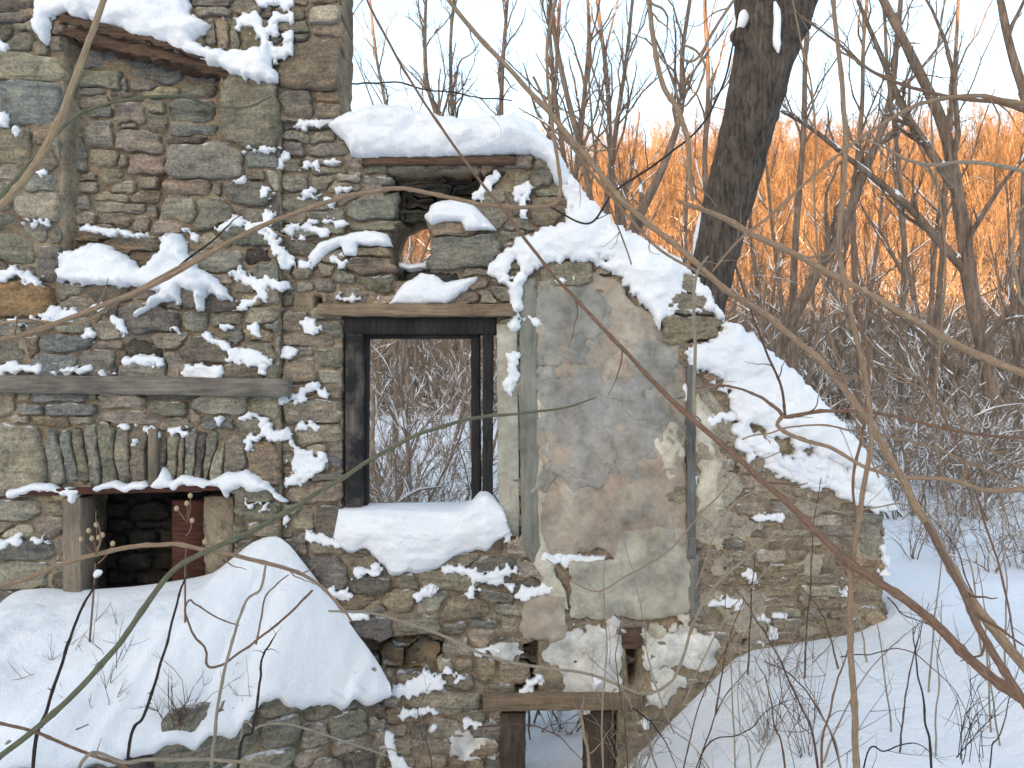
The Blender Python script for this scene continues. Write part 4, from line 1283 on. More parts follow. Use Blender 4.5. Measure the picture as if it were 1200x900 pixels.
# window: head and two jambs of smoke-blackened timber, a board over them
win = bpy.data.objects.new('window_frame', None); COL.objects.link(win); win.parent = gable
win['label'] = 'smoke-blackened empty wooden window frame'
win.location = (0, 0, 0)
beam('lintel_board', 372, 362, 606, 363, 14, -0.075, 0.10, M['tan_wood'], gable, 0.006, 3, 'grey-brown lintel board over the window', bend=-0.004)
beam('frame_head', 403, 381, 582, 381, 21, 0.0, 0.13, M['char_wood'], win, 0.003, 4)
beam('jamb', 415, 391, 414, 594, 20, -0.005, 0.13, M['jamb_wood'], win, 0.003, 5)
beam('jamb', 572, 391, 571, 588, 12, 0.0, 0.12, M['char_wood'], win, 0.003, 6)
beam('stop_bead', 428, 391, 427, 592, 6, 0.06, 0.15, M['char_wood'], win, 0.002, 7)
beam('stop_bead', 557, 391, 558, 588, 11, 0.05, 0.15, M['char_wood'], win, 0.003, 8)
beam('head_bead', 424, 394, 562, 394, 5, 0.05, 0.14, M['char_wood'], win, 0.002, 9)
# timbers of the wall
beam('wall_plate', 424, 188, 604, 187, 9, -0.06, 0.45, M['brown_wood'], gable, 0.006, 11, 'dark plank under the snow cap')
beam('low_lintel', 566, 827, 752, 825, 16, -0.10, 0.14, M['tan_wood'], gable, 0.008, 12, 'light brown lintel over the low opening', bend=0.006)
beam('low_jamb', 601, 836, 599, 1010, 31, -0.02, 0.14, M['post_wood'], gable, 0.006, 13)
beam('low_jamb', 703, 834, 702, 1010, 35, 0.0, 0.16, M['post_wood'], gable, 0.006, 14)
beam('stud', 810, 428, 811, 655, 9, -0.062, -0.005, M['stud_wood'], gable, 0.005, 15, 'grey upright stud beside the plaster', ragged=0.004)
beam('joist_end', 741, 736, 741, 760, 22, -0.03, 0.25, M['brown_wood'], gable, 0.012, 16, 'rotten dark joist end')
beam('reveal_strip', 594, 380, 597, 628, 24, -0.028, 0.2, M['plaster_pale'], gable, 0.006, 17)
# timbers and iron of the chimney breast
beam('wall_board', -60, 450, 337, 455, 21, CP - 0.075, CP + 0.06, M['grey_wood'], chim, 0.004, 21, 'long grey board set across the chimney breast', bend=0.006)
beam('niche_lintel', 62, 27, 292, 86, 21, CP - 0.02, CP + 0.16, M['brown_wood'], chim, 0.012, 22, 'rotten sloping timber over the upper niche', nseg=40, ragged=0.012)
beam('niche_lintel', 70, 20, 250, 66, 10, CP - 0.05, CP + 0.12, M['brown_wood'], chim, 0.012, 23, nseg=34, ragged=0.010)
beam('iron_lintel', 18, 578, 262, 572, 7, CP - 0.06, CP + 0.35, M['rust'], chim, 0.003, 24, 'rusty iron bar over the fireplace')
beam('hearth_post', 84, 584, 84, 720, 22, CP - 0.05, CP + 0.12, M['pale_post'], chim, 0.006, 25, 'weathered post at the left of the fireplace')
beam('arch_wedge', 178, 503, 178, 568, 10, CP - 0.06, CP + 0.02, M['pale_post'], chim, 0.003, 26, 'pale wooden wedge among the arch stones')
beam('iron_plate', 221, 586, 221, 720, 40, CP + 0.16, CP + 0.19, M['rust'], chim, 0.004, 27, 'dark red rusty plate inside the fireplace')
beam('hearth_cheek', 256, 582, 257, 720, 34, CP + 0.03, CP + 0.5, M['mortar'], chim, 0.012, 28)
# sooty back of the fireplace
FH = Field(60, 560, 300, 740, 3.0)
v, f = sheet_from_field(FH, sdf_poly(FH.PX, FH.PY, [(70,562),(296,562),(296,738),(70,738)]), 0.40 + 0.05 * fbm(FH.PX / 18, FH.PY / 12, 51, 4), 0.56, CP)
o = obj('fireback', mesh_from('fireback', v, f), M['soot'], chim); under(o, chim)

st = fill_courses(80, 570, 290, 735, 14, 28, 20, 50, 'kdk', [])
st = [(a_, b_, c_, d_, tuple(0.25 * x for x in t_), p_, r_) for a_, b_, c_, d_, t_, p_, r_ in st]
lab = label_cells(st, FH, sdf_poly(FH.PX, FH.PY, [(74,566),(292,566),(292,734),(74,734)]), seed=31)
n_before = set(chim.children)
build_stones(st, FH, lab, lambda x, y: (CP + 0.44, 0.02), chim, seed=77, nm='fireback_stone')
for o in list(chim.children):
    if o not in n_before:
        under(o, chim); o.data.materials.clear(); o.data.materials.append(M['soot'])
# stained plaster field between window and stud
FP = Field(590, 300, 860, 900, 2.0)
def plate(name, poly, mat, h0, namp, edge, seed, label=None, root=gable, nsc=30, back=0.02, F=FP):
    phi = sdf_poly(F.PX, F.PY, poly) + edge * fbm(F.PX / 16, F.PY / 16, seed, 4)
    lay = (fbm(F.PX / 46, F.PY / 40, seed + 3, 4) > 0.06)
    hh = -h0 + namp * fbm(F.PX / nsc, F.PY / nsc, seed + 9, 4) - 0.006 * blur(lay.astype(float), 1) + 0.010 * (1 - sstep(0, 5, phi))
    v, f = sheet_from_field(F, phi, hh, back, GP)
    if v is None: return
    o = obj(name, mesh_from(name, v, f), mat, root); under(o, root)
    if label: o['label'] = label
    return o
plate('plaster', [(622,336),(650,318),(690,312),(722,330),(752,362),(778,388),(798,402),(804,430),(805,640),(800,655),(760,640),(720,652),(700,640),(660,652),(630,650)], M['plaster'], 0.022, 0.012, 9, 81, 'stained grey and pink wall plaster')
plate('plaster_coat', [(630,438),(680,428),(716,446),(760,440),(776,500),(752,552),(700,574),(634,566)], M['plaster_blue'], 0.030, 0.006, 26, 181, 'bluish grey coat left on the plaster')
plate('plaster_coat', [(628,342),(660,326),(700,322),(712,372),(690,420),(650,436),(628,430)], M['plaster_grey'], 0.029, 0.006, 22, 183, 'grey coat left at the top of the plaster')
plate('plaster_coat', [(736,400),(792,408),(800,520),(780,560),(752,500)], M['plaster_grey'], 0.028, 0.006, 24, 185)
plate('plaster', [(666,658),(718,654),(722,620),(812,616),(814,716),(790,722),(668,722)], M['plaster_pale'], 0.034, 0.006, 6, 83, 'smooth pale grey plaster patch')
plate('corner_strip', [(610,330),(628,326),(630,440),(632,560),(634,642),(626,660),(612,640),(608,480)], M['corner_strip'], 0.034, 0.004, 1.5, 85, 'grey-green strip at the plaster edge')
plate('lime_edge', [(627,440),(634,440),(636,560),(640,640),(660,690),(665,712),(650,706),(628,665),(622,640),(629,560)], M['lime_edge'], 0.030, 0.008, 5, 87, 'flaking cream lime along the strip')
plate('plaster', [(610,700),(660,700),(668,740),(650,752),(612,748)], M['plaster'], 0.032, 0.010, 9, 89, 'grey-green lump of old plaster')
plate('plaster', [(804,640),(818,650),(816,720),(806,724)], M['corner_strip'], 0.045, 0.004, 2, 90)
for i, pl in enumerate([[(640,742),(700,738),(728,736),(732,760),(728,826),(660,826),(655,780),(640,772)], [(752,738),(812,738),(840,760),(842,778),(820,784),(760,780)], [(672,732),(730,726),(736,742),(700,748)],
                        [(768,790),(800,792),(780,830),(756,826)], [(574,758),(604,756),(616,764),(600,774),(580,772)], [(530,860),(560,850),(566,890),(540,900)], [(548,850),(575,845),(580,880),(556,876)],
                        [(764,500),(800,496),(796,552),(776,560)], [(770,520),(790,520),(790,548),(774,550)], [(816,470),(842,505),(838,590),(818,600)], [(752,735),(806,722),(812,740),(770,752)]]):
    Fw = FP if pl[0][0] > 595 else Field(500, 740, 640, 910, 2.0)
    plate('whitewash', pl, M['whitewash'] if i < 7 else M['lime_edge'], 0.024 if i < 7 else 0.034, 0.008, 16, 130 + i, None, F=Fw)
# ------------------------------------------------------------------ snow on the walls
def snow_body(name, F, base, T_, w, label, polys=(), strokes=(), ells=(), cuts=(), namp=3.0, nsc=9.0, seed=1, back=None, plane=0.0, kind='stuff', lump=0.3, cat='snow', fine=0.0):
    """a cushion of snow over an outline; base = Y of what carries it"""
    F.f[:] = -40
    for p in polys: F.poly(p)
    for s, r in strokes: F.stroke(s, r)
    for e in ells: F.ell(*e)
    for c in cuts: F.cut(c)
    phi = F.f + namp * fbm(F.PX / nsc, F.PY / nsc, seed, 4) + fine * fbm(F.PX / 3.5, F.PY / 3.5, seed + 50, 2)
    t = np.clip(phi / w, 0, 1)
    th = T_ * np.sqrt(np.clip(1 - (1 - t) ** 2, 0, 1)) * (1 + lump * fbm(F.PX / 26, F.PY / 20, seed + 7, 3)) + fine * 0.0015 * fbm(F.PX / 6, F.PY / 6, seed + 8, 3)
    v, f = sheet_from_field(F, phi, base - th, (base + 0.02) if back is None else back, plane)
    if v is None: return None
    o = obj(name, mesh_from(name, v, f), M['snow'])
    centre(o)
    tag(o, label, cat, kind=kind)
    return o

def base_of(Fsrc, H, F):
    """front of the masonry (as Y) resampled onto another field"""
    b = blur(-grow(-H, 3), 3)
    ix = np.clip(np.round((F.PX - Fsrc.xs[0]) / Fsrc.step).astype(int), 0, len(Fsrc.xs) - 1)
    iy = np.clip(np.round((F.PY - Fsrc.ys[0]) / Fsrc.step).astype(int), 0, len(Fsrc.ys) - 1)
    return b[iy, ix]

# the cap on the wall head and the long drift down the slope: they span the thickness of the wall
F1 = Field(370, 100, 720, 300, 2.0)
snow_body('snow_cap', F1, -0.05, 0.13, 34, 'thick smooth snow cap on the wall head beside the chimney',
          polys=[[(386,150),(400,139),(440,127),(470,128),(500,137),(540,143),(572,141),(600,138),(626,148),(646,170),(662,196),(668,226),(650,214),(640,192),(622,182),(602,183),(560,185),(520,187),(470,187),(430,188),(412,184),(406,168)]],
          namp=2.2, nsc=10, seed=3, back=0.52, lump=0.4, fine=0.6)
F1 = Field(540, 150, 1080, 640, 2.0)
snow_body('snow_drift', F1, -0.040, 0.055, 24, 'long snow drift covering the sloping broken wall head',
          polys=[[(640,168),(652,182),(665,200),(690,235),(730,268),(770,288),(806,315),(830,345),(850,373),(890,399),(930,438),(960,468),(990,503),(1016,535),(1040,578),(1047,598),(1036,594),(1016,574),(990,566),(960,560),(935,540),(900,528),(880,520),(866,505),(862,486),(850,462),(830,440),(806,428),(802,412),(812,404),(838,398),(846,384),(836,368),(812,366),(790,362),(778,372),(772,386),(760,366),(740,342),(722,324),(700,310),(660,306),(634,312),(616,322),(612,340),(604,352),(596,338),(572,322),(572,312),(590,296),(608,282),(640,268),(662,262),(668,246),(656,216)]],
          strokes=[([(604, 340), (606, 372), (601, 385)], 6), ([(602, 420), (598, 455)], 7), ([(880, 515), (905, 530), (930, 552), (960, 560)], 9)],
          cuts=[[(800,322),(812,326),(810,348),(800,346)], [(792,350),(826,350),(822,364),(792,362)], [(602,300),(606,290),(608,316),(600,330),(598,320)], [(872,498),(890,500),(898,516),(884,520),(872,512)], [(908,514),(926,510),(930,530),(912,536)], [(938,528),(950,524),(960,540),(944,544)], [(826,436),(846,444),(856,462),(840,458)], [(970,540),(990,548),(984,558),(968,552)], [(700,300),(716,304),(712,312),(700,310)]],
          namp=6.5, nsc=8, seed=5, back=0.52, lump=0.7, fine=2.2)
Fx = Field(850, 490, 1060, 620, 2.0)
snow_body('snow_patch', Fx, base_of(FG, HG, Fx) - 0.005, 0.035, 8, 'broken snow on the rubble near the right end of the wall',
          strokes=[([(865, 505), (890, 520), (905, 540)], 9), ([(900, 545), (930, 560), (955, 568)], 8), ([(960, 560), (1000, 578), (1030, 590)], 9), ([(940, 540), (990, 560)], 12), ([(868, 520), (880, 535)], 6)], namp=8, nsc=7, seed=15, fine=1)

def sb(name, box, label, Fs, H, plane, T_, w, seed, **kw):
    F = Field(*box, 2.0 if (box[2] - box[0]) > 200 else 1.5)
    return snow_body(name, F, base_of(Fs, H, F) - 0.004, T_, w, label, seed=seed, plane=plane, **kw)

# named patches
sb('snow_patch', (480, 215, 600, 290), 'rounded snow cushion on the block below the snow cap', FG, HG, GP, 0.07, 12, 31, polys=[[(498,256),(506,241),(530,233),(553,239),(570,256),(582,272),(546,272),(541,262),(522,261),(506,267)]], namp=1.5)
sb('snow_patch', (340, 255, 480, 325), 'snow on the stone ledge left of the small hole in the wall', FG, HG, GP, 0.05, 9, 32, polys=[[(360,302),(374,287),(396,278),(430,270),(454,274),(463,291),(440,289),(421,288),(419,302),(406,300),(401,288),(382,300),(370,312)]], namp=2)
sb('snow_patch', (440, 300, 580, 370), 'snow lying on the lintel stones right above the window', FG, HG, GP, 0.06, 12, 33, polys=[[(455,358),(470,336),(492,320),(506,322),(522,331),(562,324),(548,340),(524,357)]], namp=2)
sb('snow_patch', (455, 295, 520, 325), 'small snow ledge in the hole through the wall', FG, HG * 0 + 0.12, GP, 0.04, 6, 34, polys=[[(464,304),(480,306),(502,302),(504,312),(480,316),(464,312)]], namp=1)
sb('snow_patch', (490, 180, 560, 240), 'snow blown into the hollow under the snow cap', FG, HG * 0 + 0.24, GP, 0.03, 10, 35, polys=[[(496,196),(546,194),(545,212),(528,224),(512,216)]], namp=5)
sb('snow_patch', (20, -70, 350, 115), 'ragged snow lying above the sloping rotten timber', FC, HC, CP, 0.07, 14, 41,
   polys=[[(46,36),(44,8),(60,-20),(80,-70),(230,-70),(222,-10),(226,16),(246,34),(232,50),(256,62),(298,62),(316,52),(322,70),(327,98),(306,102),(286,94),(262,82),(236,72),(206,60),(182,50),(152,40),(126,34),(100,22),(80,18),(62,24),(60,52),(50,52)]], namp=6, nsc=10, fine=1.5, lump=0.5)
sb('snow_patch', (60, 260, 300, 385), 'wide snow shelf at the foot of the walled-up niche', FC, np.minimum(HC, CP + 0.02), CP, 0.09, 14, 42,
   polys=[[(72,302),(86,293),(106,284),(114,284),(140,296),(156,304),(166,313),(186,296),(190,286),(184,277),(200,275),(216,277),(226,300),(240,318),(262,331),(277,354),(262,351),(246,342),(240,368),(234,362),(232,344),(216,338),(215,357),(200,351),(182,363),(164,371),(190,340),(120,335),(74,331)]], namp=5, nsc=8, lump=0.4, fine=1.5)
sb('snow_patch', (225, 535, 350, 600), 'snow ledge above the right half of the fireplace', FC, HC, CP, 0.06, 9, 43, polys=[[(240,567),(262,555),(290,550),(315,564),(330,580),(339,590),(325,582),(316,574),(296,576),(286,570),(270,576),(268,583),(258,570)]], namp=3)
sb('snow_patch', (5, 545, 250, 595), 'row of snow along the iron bar over the fireplace', FC, HC, CP, 0.05, 7, 44, strokes=[([(20, 577), (45, 570), (62, 570), (76, 576), (96, 575)], 4.5), ([(90, 577), (90, 584)], 5), ([(118, 572), (138, 566), (150, 571), (172, 568)], 5), ([(208, 569), (218, 562), (244, 567)], 6)], polys=[[(181,571),(188,558),(195,547),(206,566),(203,571)]], namp=3)

# the many scraps caught on ledges: nobody could count them
CH_E = [(6,142,9,9),(22,155,4,4),(46,263,8,3),(163,274,8,4),(68,369,26,9),(88,368,9,6),(116,361,10,5),(107,391,8,6),(16,377,12,3.5),(74,435,10,3.5),(101,434,9,5),(125,438,8,3),(212,390,7,3),(318,446,4,5),(265,383,5,3),(258,490,5,5),
        (307,178,10,3),(282,213,8,4),(312,228,8,8),(160,516,4,4),(150,500,6,3),(54,633,9,3),(292,523,5,6),(300,512,6,3),(298,590,5,4),(313,596,5,3)]
CH_S = [([(-5,48),(10,58)],4),([(38,197),(52,205)],2.5),([(4,324),(20,318),(35,328),(48,332)],4),([(95,265),(120,268),(148,274)],3.5),([(215,268),(230,278)],3),([(137,375),(146,377),(148,386)],4),([(-5,433),(30,431),(42,434)],5),
        ([(152,424),(170,422),(190,425)],4.5),([(242,392),(255,398),(270,410)],3),([(282,360),(300,355)],5),([(284,490),(300,486),(310,492)],3.5),([(262,268),(280,260),(298,270)],4),([(308,268),(318,262),(315,250)],5),([(320,275),(325,290),(335,302),(338,312)],5),
        ([(284,30),(300,22),(310,45),(320,68)],6),([(318,38),(325,22),(340,20),(365,33)],5),([(328,68),(345,58),(372,48),(380,36),(412,48)],5.5),([(338,50),(345,42),(360,40)],4),([(305,2),(340,3)],6),([(352,6),(385,2),(408,9)],5),
        ([(173,503),(186,509)],4),([(203,504),(216,507)],4),([(5,635),(25,632)],4),([(315,332),(332,336)],4),([(312,500),(320,508),(334,508)],6)]
CH_P = [[(212,432),(225,427),(263,428),(264,446),(220,444)],[(268,410),(275,406),(300,408),(320,422),(312,436),(295,430),(268,423)],[(290,380),(305,378),(308,395),(294,395)],[(272,322),(285,315),(312,330),(318,345),(312,355),(300,342),(280,330)]]
F = Field(-70, -20, 345, 680, 1.5)
snow_body('ledge_snow', F, base_of(FC, HC, F) - 0.002, 0.020, 5, 'scraps of snow caught on the ledges of the chimney stones', polys=CH_P, strokes=[(s, r + 0.8) for s, r in CH_S], ells=CH_E, namp=7.5, nsc=6.0, seed=61, plane=CP, fine=2.0)
GA_E = [(365,382,12,8),(362,228,8,5),(400,223,6,3),(385,238,8,4),(350,281,8,3),(410,351,15,4),(336,610,3,4),(525,785,6,5),(538,792,7,5),(478,835,10,5),(508,850,5,6),(552,846,8,5),(648,823,7,4),(698,797,5,9),(755,846,6,6),(890,724,8,4),(911,719,7,3.5),
        (906,744,7,9),(893,752,7,4),(815,565,8,5),(653,354,4,6),(660,330,8,4),(990,692,9,4),(1034,668,5,4),(600,545,4,3),(594,628,7,3.5),(500,832,7,3),(566,760,5,2)]
GA_S = [([(350,148),(375,144),(396,142)],4),([(320,200),(330,195),(338,182)],5),([(340,272),(352,266),(380,273)],4.5),([(365,262),(405,261)],3),([(358,312),(372,300),(386,290)],5),([(395,305),(402,312)],5),([(325,413),(346,412)],4),([(332,470),(350,466),(368,452),(384,465)],4),
        ([(354,498),(378,500)],3),([(345,520),(350,525)],3),([(362,625),(375,630),(397,634)],5),([(420,670),(440,666)],5),([(525,665),(550,668),(558,675),(602,668)],5),([(556,672),(552,697)],4),([(578,680),(600,687)],3),([(490,698),(508,690)],5),([(386,695),(405,697)],6),([(410,722),(425,720)],5),
        ([(560,762),(586,762)],2.5),([(612,694),(645,690)],6),([(642,652),(670,656),(702,657)],7),([(425,842),(440,855),(455,862),(460,880),(476,902)],6),([(614,810),(628,795)],5),([(885,608),(912,606)],4),([(835,705),(862,706)],4.5),([(875,672),(884,681)],4),
        ([(562,228),(580,208)],5),([(604,228),(620,222)],6),([(615,232),(612,250)],4),([(690,352),(706,360)],4),([(855,486),(832,492)],5),([(800,445),(806,470)],3),([(622,372),(630,380)],3),([(1030,640),(1036,660)],3)]
GA_P = [[(345,204),(360,190),(390,188),(402,191),(376,194),(375,203),(365,198)],[(340,540),(352,525),(365,531),(382,529),(382,548),(366,557),(348,570),(335,565),(346,552)],[(450,811),(475,796),(500,787),(520,790),(521,806),(500,808),(480,816)]]
F = Field(320, 130, 1060, 905, 1.5)
snow_body('ledge_snow', F, base_of(FG, HG, F) - 0.002, 0.020, 5, 'scraps of snow caught on the ledges of the ruined wall', polys=GA_P, strokes=[(s, r + 0.8) for s, r in GA_S], ells=GA_E, namp=7.5, nsc=6.0, seed=63, plane=GP, fine=2.0)

# snow on the window sill: from the back of the reveal it spills over the broken sill
def sill():
    nu, nv = 70, 46
    top = [(398, 592), (430, 590), (470, 589), (520, 588), (550, 586), (564, 572), (574, 572), (588, 592)]
    bot = [(390, 632), (402, 644), (428, 648), (444, 664), (466, 674), (500, 668), (545, 652), (576, 644), (599, 624)]
    tx = np.linspace(0, 1, nu)
    tp = catmull([(*p, 0) for p in top], 20); bt = catmull([(*p, 0) for p in bot], 20)
    tp = np.array([tp[int(a * (len(tp) - 1))] for a in tx]); bt = np.array([bt[int(a * (len(bt) - 1))] for a in tx])
    V = []
    for j in range(nv):
        s = j / (nv - 1)
        for i in range(nu):
            e = min(tx[i], 1 - tx[i])
            rag = 8.0 * float(fbm(tx[i] * 11, 3, 91, 3)) * s
            x = tp[i, 0] * (1 - s) + bt[i, 0] * s; y = tp[i, 1] * (1 - s) + (bt[i, 1] + rag) * s
            Yd = float(np.interp(s, [0, 0.05, 0.14, 0.3, 0.6, 1], [0.30, 0.04, -0.05, -0.08, -0.08, -0.055]))
            Yd -= 0.045 * math.sin(math.pi * s) * min(1, e * 6) + 0.022 * float(fbm(x / 22, y / 14, 92, 4))
            if s > 0.93: Yd += (s - 0.93) / 0.07 * 0.12
            V.append(P(x, y, Yd))
    idx = np.arange(nu * nv).reshape(nv, nu)
    q = np.stack((idx[:-1, :-1], idx[1:, :-1], idx[1:, 1:], idx[:-1, 1:]), -1).reshape(-1, 4)
    V = np.array(V)
    n = len(V); ring = np.concatenate((idx[0], idx[1:, -1], idx[-1, -2::-1], idx[-2:0:-1, 0]))
    low = V[ring].copy(); low[:, 2] -= 0.10; low[:, 1] += 0.04
    V2 = np.vstack((V, low)); m = len(ring)
    sk = np.stack((ring, np.roll(ring, -1), n + (np.arange(m) + 1) % m, n + np.arange(m)), -1)
    o = obj('sill_snow', mesh_from('sill_snow', V2, np.concatenate((q, sk))), M['snow']); centre(o)
    tag(o, 'deep snow spilling over the empty window sill', 'snow', kind='stuff')
sill()

# ------------------------------------------------------------------ the hearth bank: low slanting stone face with a snow mound on it
A0 = np.array((-0.74, -0.03)); DIR = unit(np.array((-1.30, -0.86))); NRM = np.array((0.86, -1.30)) / math.hypot(0.86, 1.30)   # NRM points to the viewer's side
bank = empty('hearth_bank', 'low slanting rubble stone bank below the snow mound at lower left', 'stone bank', None, (-1.6, -0.6, -1.0))
def bank_world(mx, my, u, wv, d):
    s = mx * 0.005; z = 0.0 - my * 0.005
    o3 = np.array((A0[0] + DIR[0] * s, A0[1] + DIR[1] * s, z))
    v3 = np.stack((-u * -DIR[0] + NRM[0] * d, -u * -DIR[1] + NRM[1] * d, wv), -1)
    return o3, v3
BANK = [(52,-16,98,12,'g',5),(98,-14,150,18,'g',6),(60,12,98,34,'g',4),(100,18,145,52,'v',5),(20,-12,54,10,'g',4),(20,12,58,30,'v',4),(30,30,70,56,'v',5),(70,36,102,62,'g'),(148,-16,250,60,'g',8,14),(250,-14,300,20,'b',4),(255,20,330,60,'d',4),(110,54,190,100,'v',5),(190,62,260,110,'g',4)]
st = expand(BANK)
tk = [(c[0] - c[2] / 2, c[1] - c[3] / 2, c[0] + c[2] / 2, c[1] + c[3] / 2) for c in st]
st += fill_courses(0, -16, 640, 210, 16, 30, 26, 64, 'gvgd', tk)
FB = Field(-10, -26, 660, 210, 2.0)
mb = sdf_poly(FB.PX, FB.PY, [(0,-16),(650,-16),(650,205),(0,205)])
lab = label_cells(st, FB, mb, seed=9)
build_stones(st, FB, lab, lambda x, y: (0.0, 0.0), bank, seed=12, to_world=bank_world)
for o in list(bank.children): under(o, bank)
# earth core behind the face
s0, s1 = 0.0, 3.25
c1 = A0 + DIR * s0; c2 = A0 + DIR * s1
V, Fq = [], []
NS = 60
for i in range(NS + 1):
    c = A0 + DIR * (s0 + (s1 - s0) * i / NS)
    for z in np.linspace(0.06, -1.05, 16):
        n_ = 0.014 + 0.014 * float(fbm(i * 0.6, z * 9, 55, 3))
        V.append((c[0] - NRM[0] * n_, c[1] - NRM[1] * n_, z))
    V.append((c[0], 0.1, -1.05)); V.append((c[0], 0.1, 0.02))
w_ = 18
for i in range(NS):
    for j in range(w_):
        j2 = (j + 1) % w_
        Fq.append((i * w_ + j, i * w_ + j2, (i + 1) * w_ + j2, (i + 1) * w_ + j))
Fq.append(tuple(range(w_ - 1, -1, -1))); Fq.append(tuple(NS * w_ + j for j in range(w_)))
o = obj('earth_core', mesh_from('earth_core', np.array(V), Fq), M['mortar'], bank); under(o, bank)

def mound():
    nu, nv = 150, 90
    back = catmull([(*P(px, py, -0.06),) for px, py in [(-90,735),(-40,722),(0,712),(20,694),(60,690),(100,692),(180,684),(245,672),(270,656),(296,634),(320,628),(336,636),(352,654),(380,690),(410,730),(440,772),(452,792)]], 10)
    fr = []
    for s in np.linspace(3.25, 0.0, 40):
        c = A0 + DIR * s + NRM * 0.06
        fr.append((c[0], c[1], 0.0))
    fr = np.array(fr)
    V = np.zeros((nv, nu, 3))
    ti = np.linspace(0, 1, nu)
    bk = np.array([np.interp(ti, np.linspace(0, 1, len(back)), back[:, c]) for c in range(3)]).T
    ff = np.array([np.interp(ti, np.linspace(0, 1, len(fr)), fr[:, c]) for c in range(3)]).T
    # the snow edge: hangs over the face in places, bare higher up in others
    edge = 0.06 * fbm(ti * 14, 0 * ti, 66, 4) + 0.035 * fbm(ti * 45, 0 * ti, 67, 3)
    ff[:, 2] += 0.02 + edge + 0.10 * np.exp(-((ti - 0.80) / 0.05) ** 2) - 0.02
    for j in range(nv):
        s = j / (nv - 1)
        p = bk * (1 - s) + ff * s
        bul = 0.10 * math.sin(math.pi * min(1, s * 1.02)) ** 0.8
        p[:, 2] += bul * np.clip(np.minimum(ti * 3, (1 - ti) * 5), 0, 1)
        p[:, 2] += (0.040 * fbm(p[:, 0] * 3, p[:, 1] * 3, 68, 4) + 0.014 * fbm(p[:, 0] * 11, p[:, 1] * 11, 69, 3)) * (0.3 + 0.7 * math.sin(math.pi * s))
        V[j] = p
    # rounded lip at the front
    lip = []
    for k, (dn, dz) in enumerate(((0.022, -0.02), (0.03, -0.05), (0.02, -0.085), (-0.03, -0.11))):
        q = ff.copy(); q[:, 0] += NRM[0] * dn; q[:, 1] += NRM[1] * dn
        q[:, 2] += dz * (1 + 0.5 * fbm(ti * 30, 0 * ti + k * 0.2, 71, 3)); lip.append(q)
    V = np.concatenate((V, np.array(lip)), 0)
    n2 = V.shape[0]
    idx = np.arange(nu * n2).reshape(n2, nu)
    q = np.stack((idx[:-1, :-1], idx[1:, :-1], idx[1:, 1:], idx[:-1, 1:]), -1)



    q = q.reshape(-1, 4)
    o = obj('snow_mound', mesh_from('snow_mound', V.reshape(-1, 3), q), M['snow']); centre(o)
    tag(o, 'large smooth snow mound in front of the fireplace', 'snow', kind='stuff')
    # earth under the mound
    E = V[:nv].reshape(-1, 3).copy(); E[:, 2] -= 0.05
    i2 = np.arange(nu * nv).reshape(nv, nu)
    q = np.stack((i2[:-1, :-1], i2[1:, :-1], i2[1:, 1:], i2[:-1, 1:]), -1).reshape(-1, 4)
    o = obj('rubble_fill', mesh_from('rubble_fill', E, q), M['mortar'], bank); under(o, bank)
mound()
# ------------------------------------------------------------------ canes, vines and weeds in front of the wall
def cane(name, label, cat, pts, r, mat, group=None, seed=0, nodes=True, thorns=0, side=0, ends=None, kink=0.004, slen=0.25, thin=0.7):
    """pts: (px, py, Y) measured along the cane; r: radius in pixels at that distance, start to end"""
    rng = np.random.default_rng(seed + 4000)
    if pts[0][1] > 860 and pts[0][0] > 0 and name != 'dry_stalk':            # rooted in the ground below the view
        a0, b0_, c0_ = pts[0]; g0 = P(a0, b0_, c0_); pts = [(a0 + (a0 - pts[1][0]) * 0.8, b0_ + 260, c0_)] + list(pts); r = [r[0]] + list(r)
    p3 = np.array([P(a, b, c) for a, b, c in pts])
    q = catmull(p3, 9)
    n = len(q)
    if kink:
        w = np.stack([fbm(np.arange(n) * 0.24, np.full(n, s + seed * 0.7), 200 + s, 2) for s in range(3)], 1)
        q = q + w * kink * np.sin(np.linspace(0, math.pi, n))[:, None] ** 0.3
    ds = (q[:, 1] - CAM_Y) / FOC
    rad = np.interp(np.linspace(0, 1, n), np.linspace(0, 1, len(r)), r) * ds * thin
    if nodes:
        for k in range(3, n - 3, int(rng.integers(7, 12))):
            rad[k] *= 1.22
    rad = rad * (1 + 0.025 * rng.normal(size=n))
    tb = Tubes(); tb.add(q, rad, 9, True)
    for k in range(thorns):
        i = rng.integers(2, n - 2); d = unit(np.cross(unit(q[i + 1] - q[i]), rng.normal(size=3)))
        tb.add(np.array([q[i], q[i] + d * rad[i] * 2.8]), np.array([rad[i] * 0.5, rad[i] * 0.05]), 4)
    for k in range(side + (3 if cat == 'vine' else 0)):
        i = rng.integers(2, n - 2); d = unit(unit(q[i + 1] - q[i]) + unit(np.cross(unit(q[i + 1] - q[i]), rng.normal(size=3))) * 0.9)
        L = rng.uniform(0.4, 1.0) * slen; s = [q[i]]
        for z in range(6):
            d = unit(d + rng.normal(size=3) * 0.22); s.append(s[-1] + d * L / 6)
        tb.add(catmull(np.array(s), 3), np.linspace(rad[i] * 0.5, rad[i] * 0.15, 19), 5)
    o = obj(name, tb.mesh(name, along=True), mat)
    centre(o)
    return tag(o, label, cat, group)

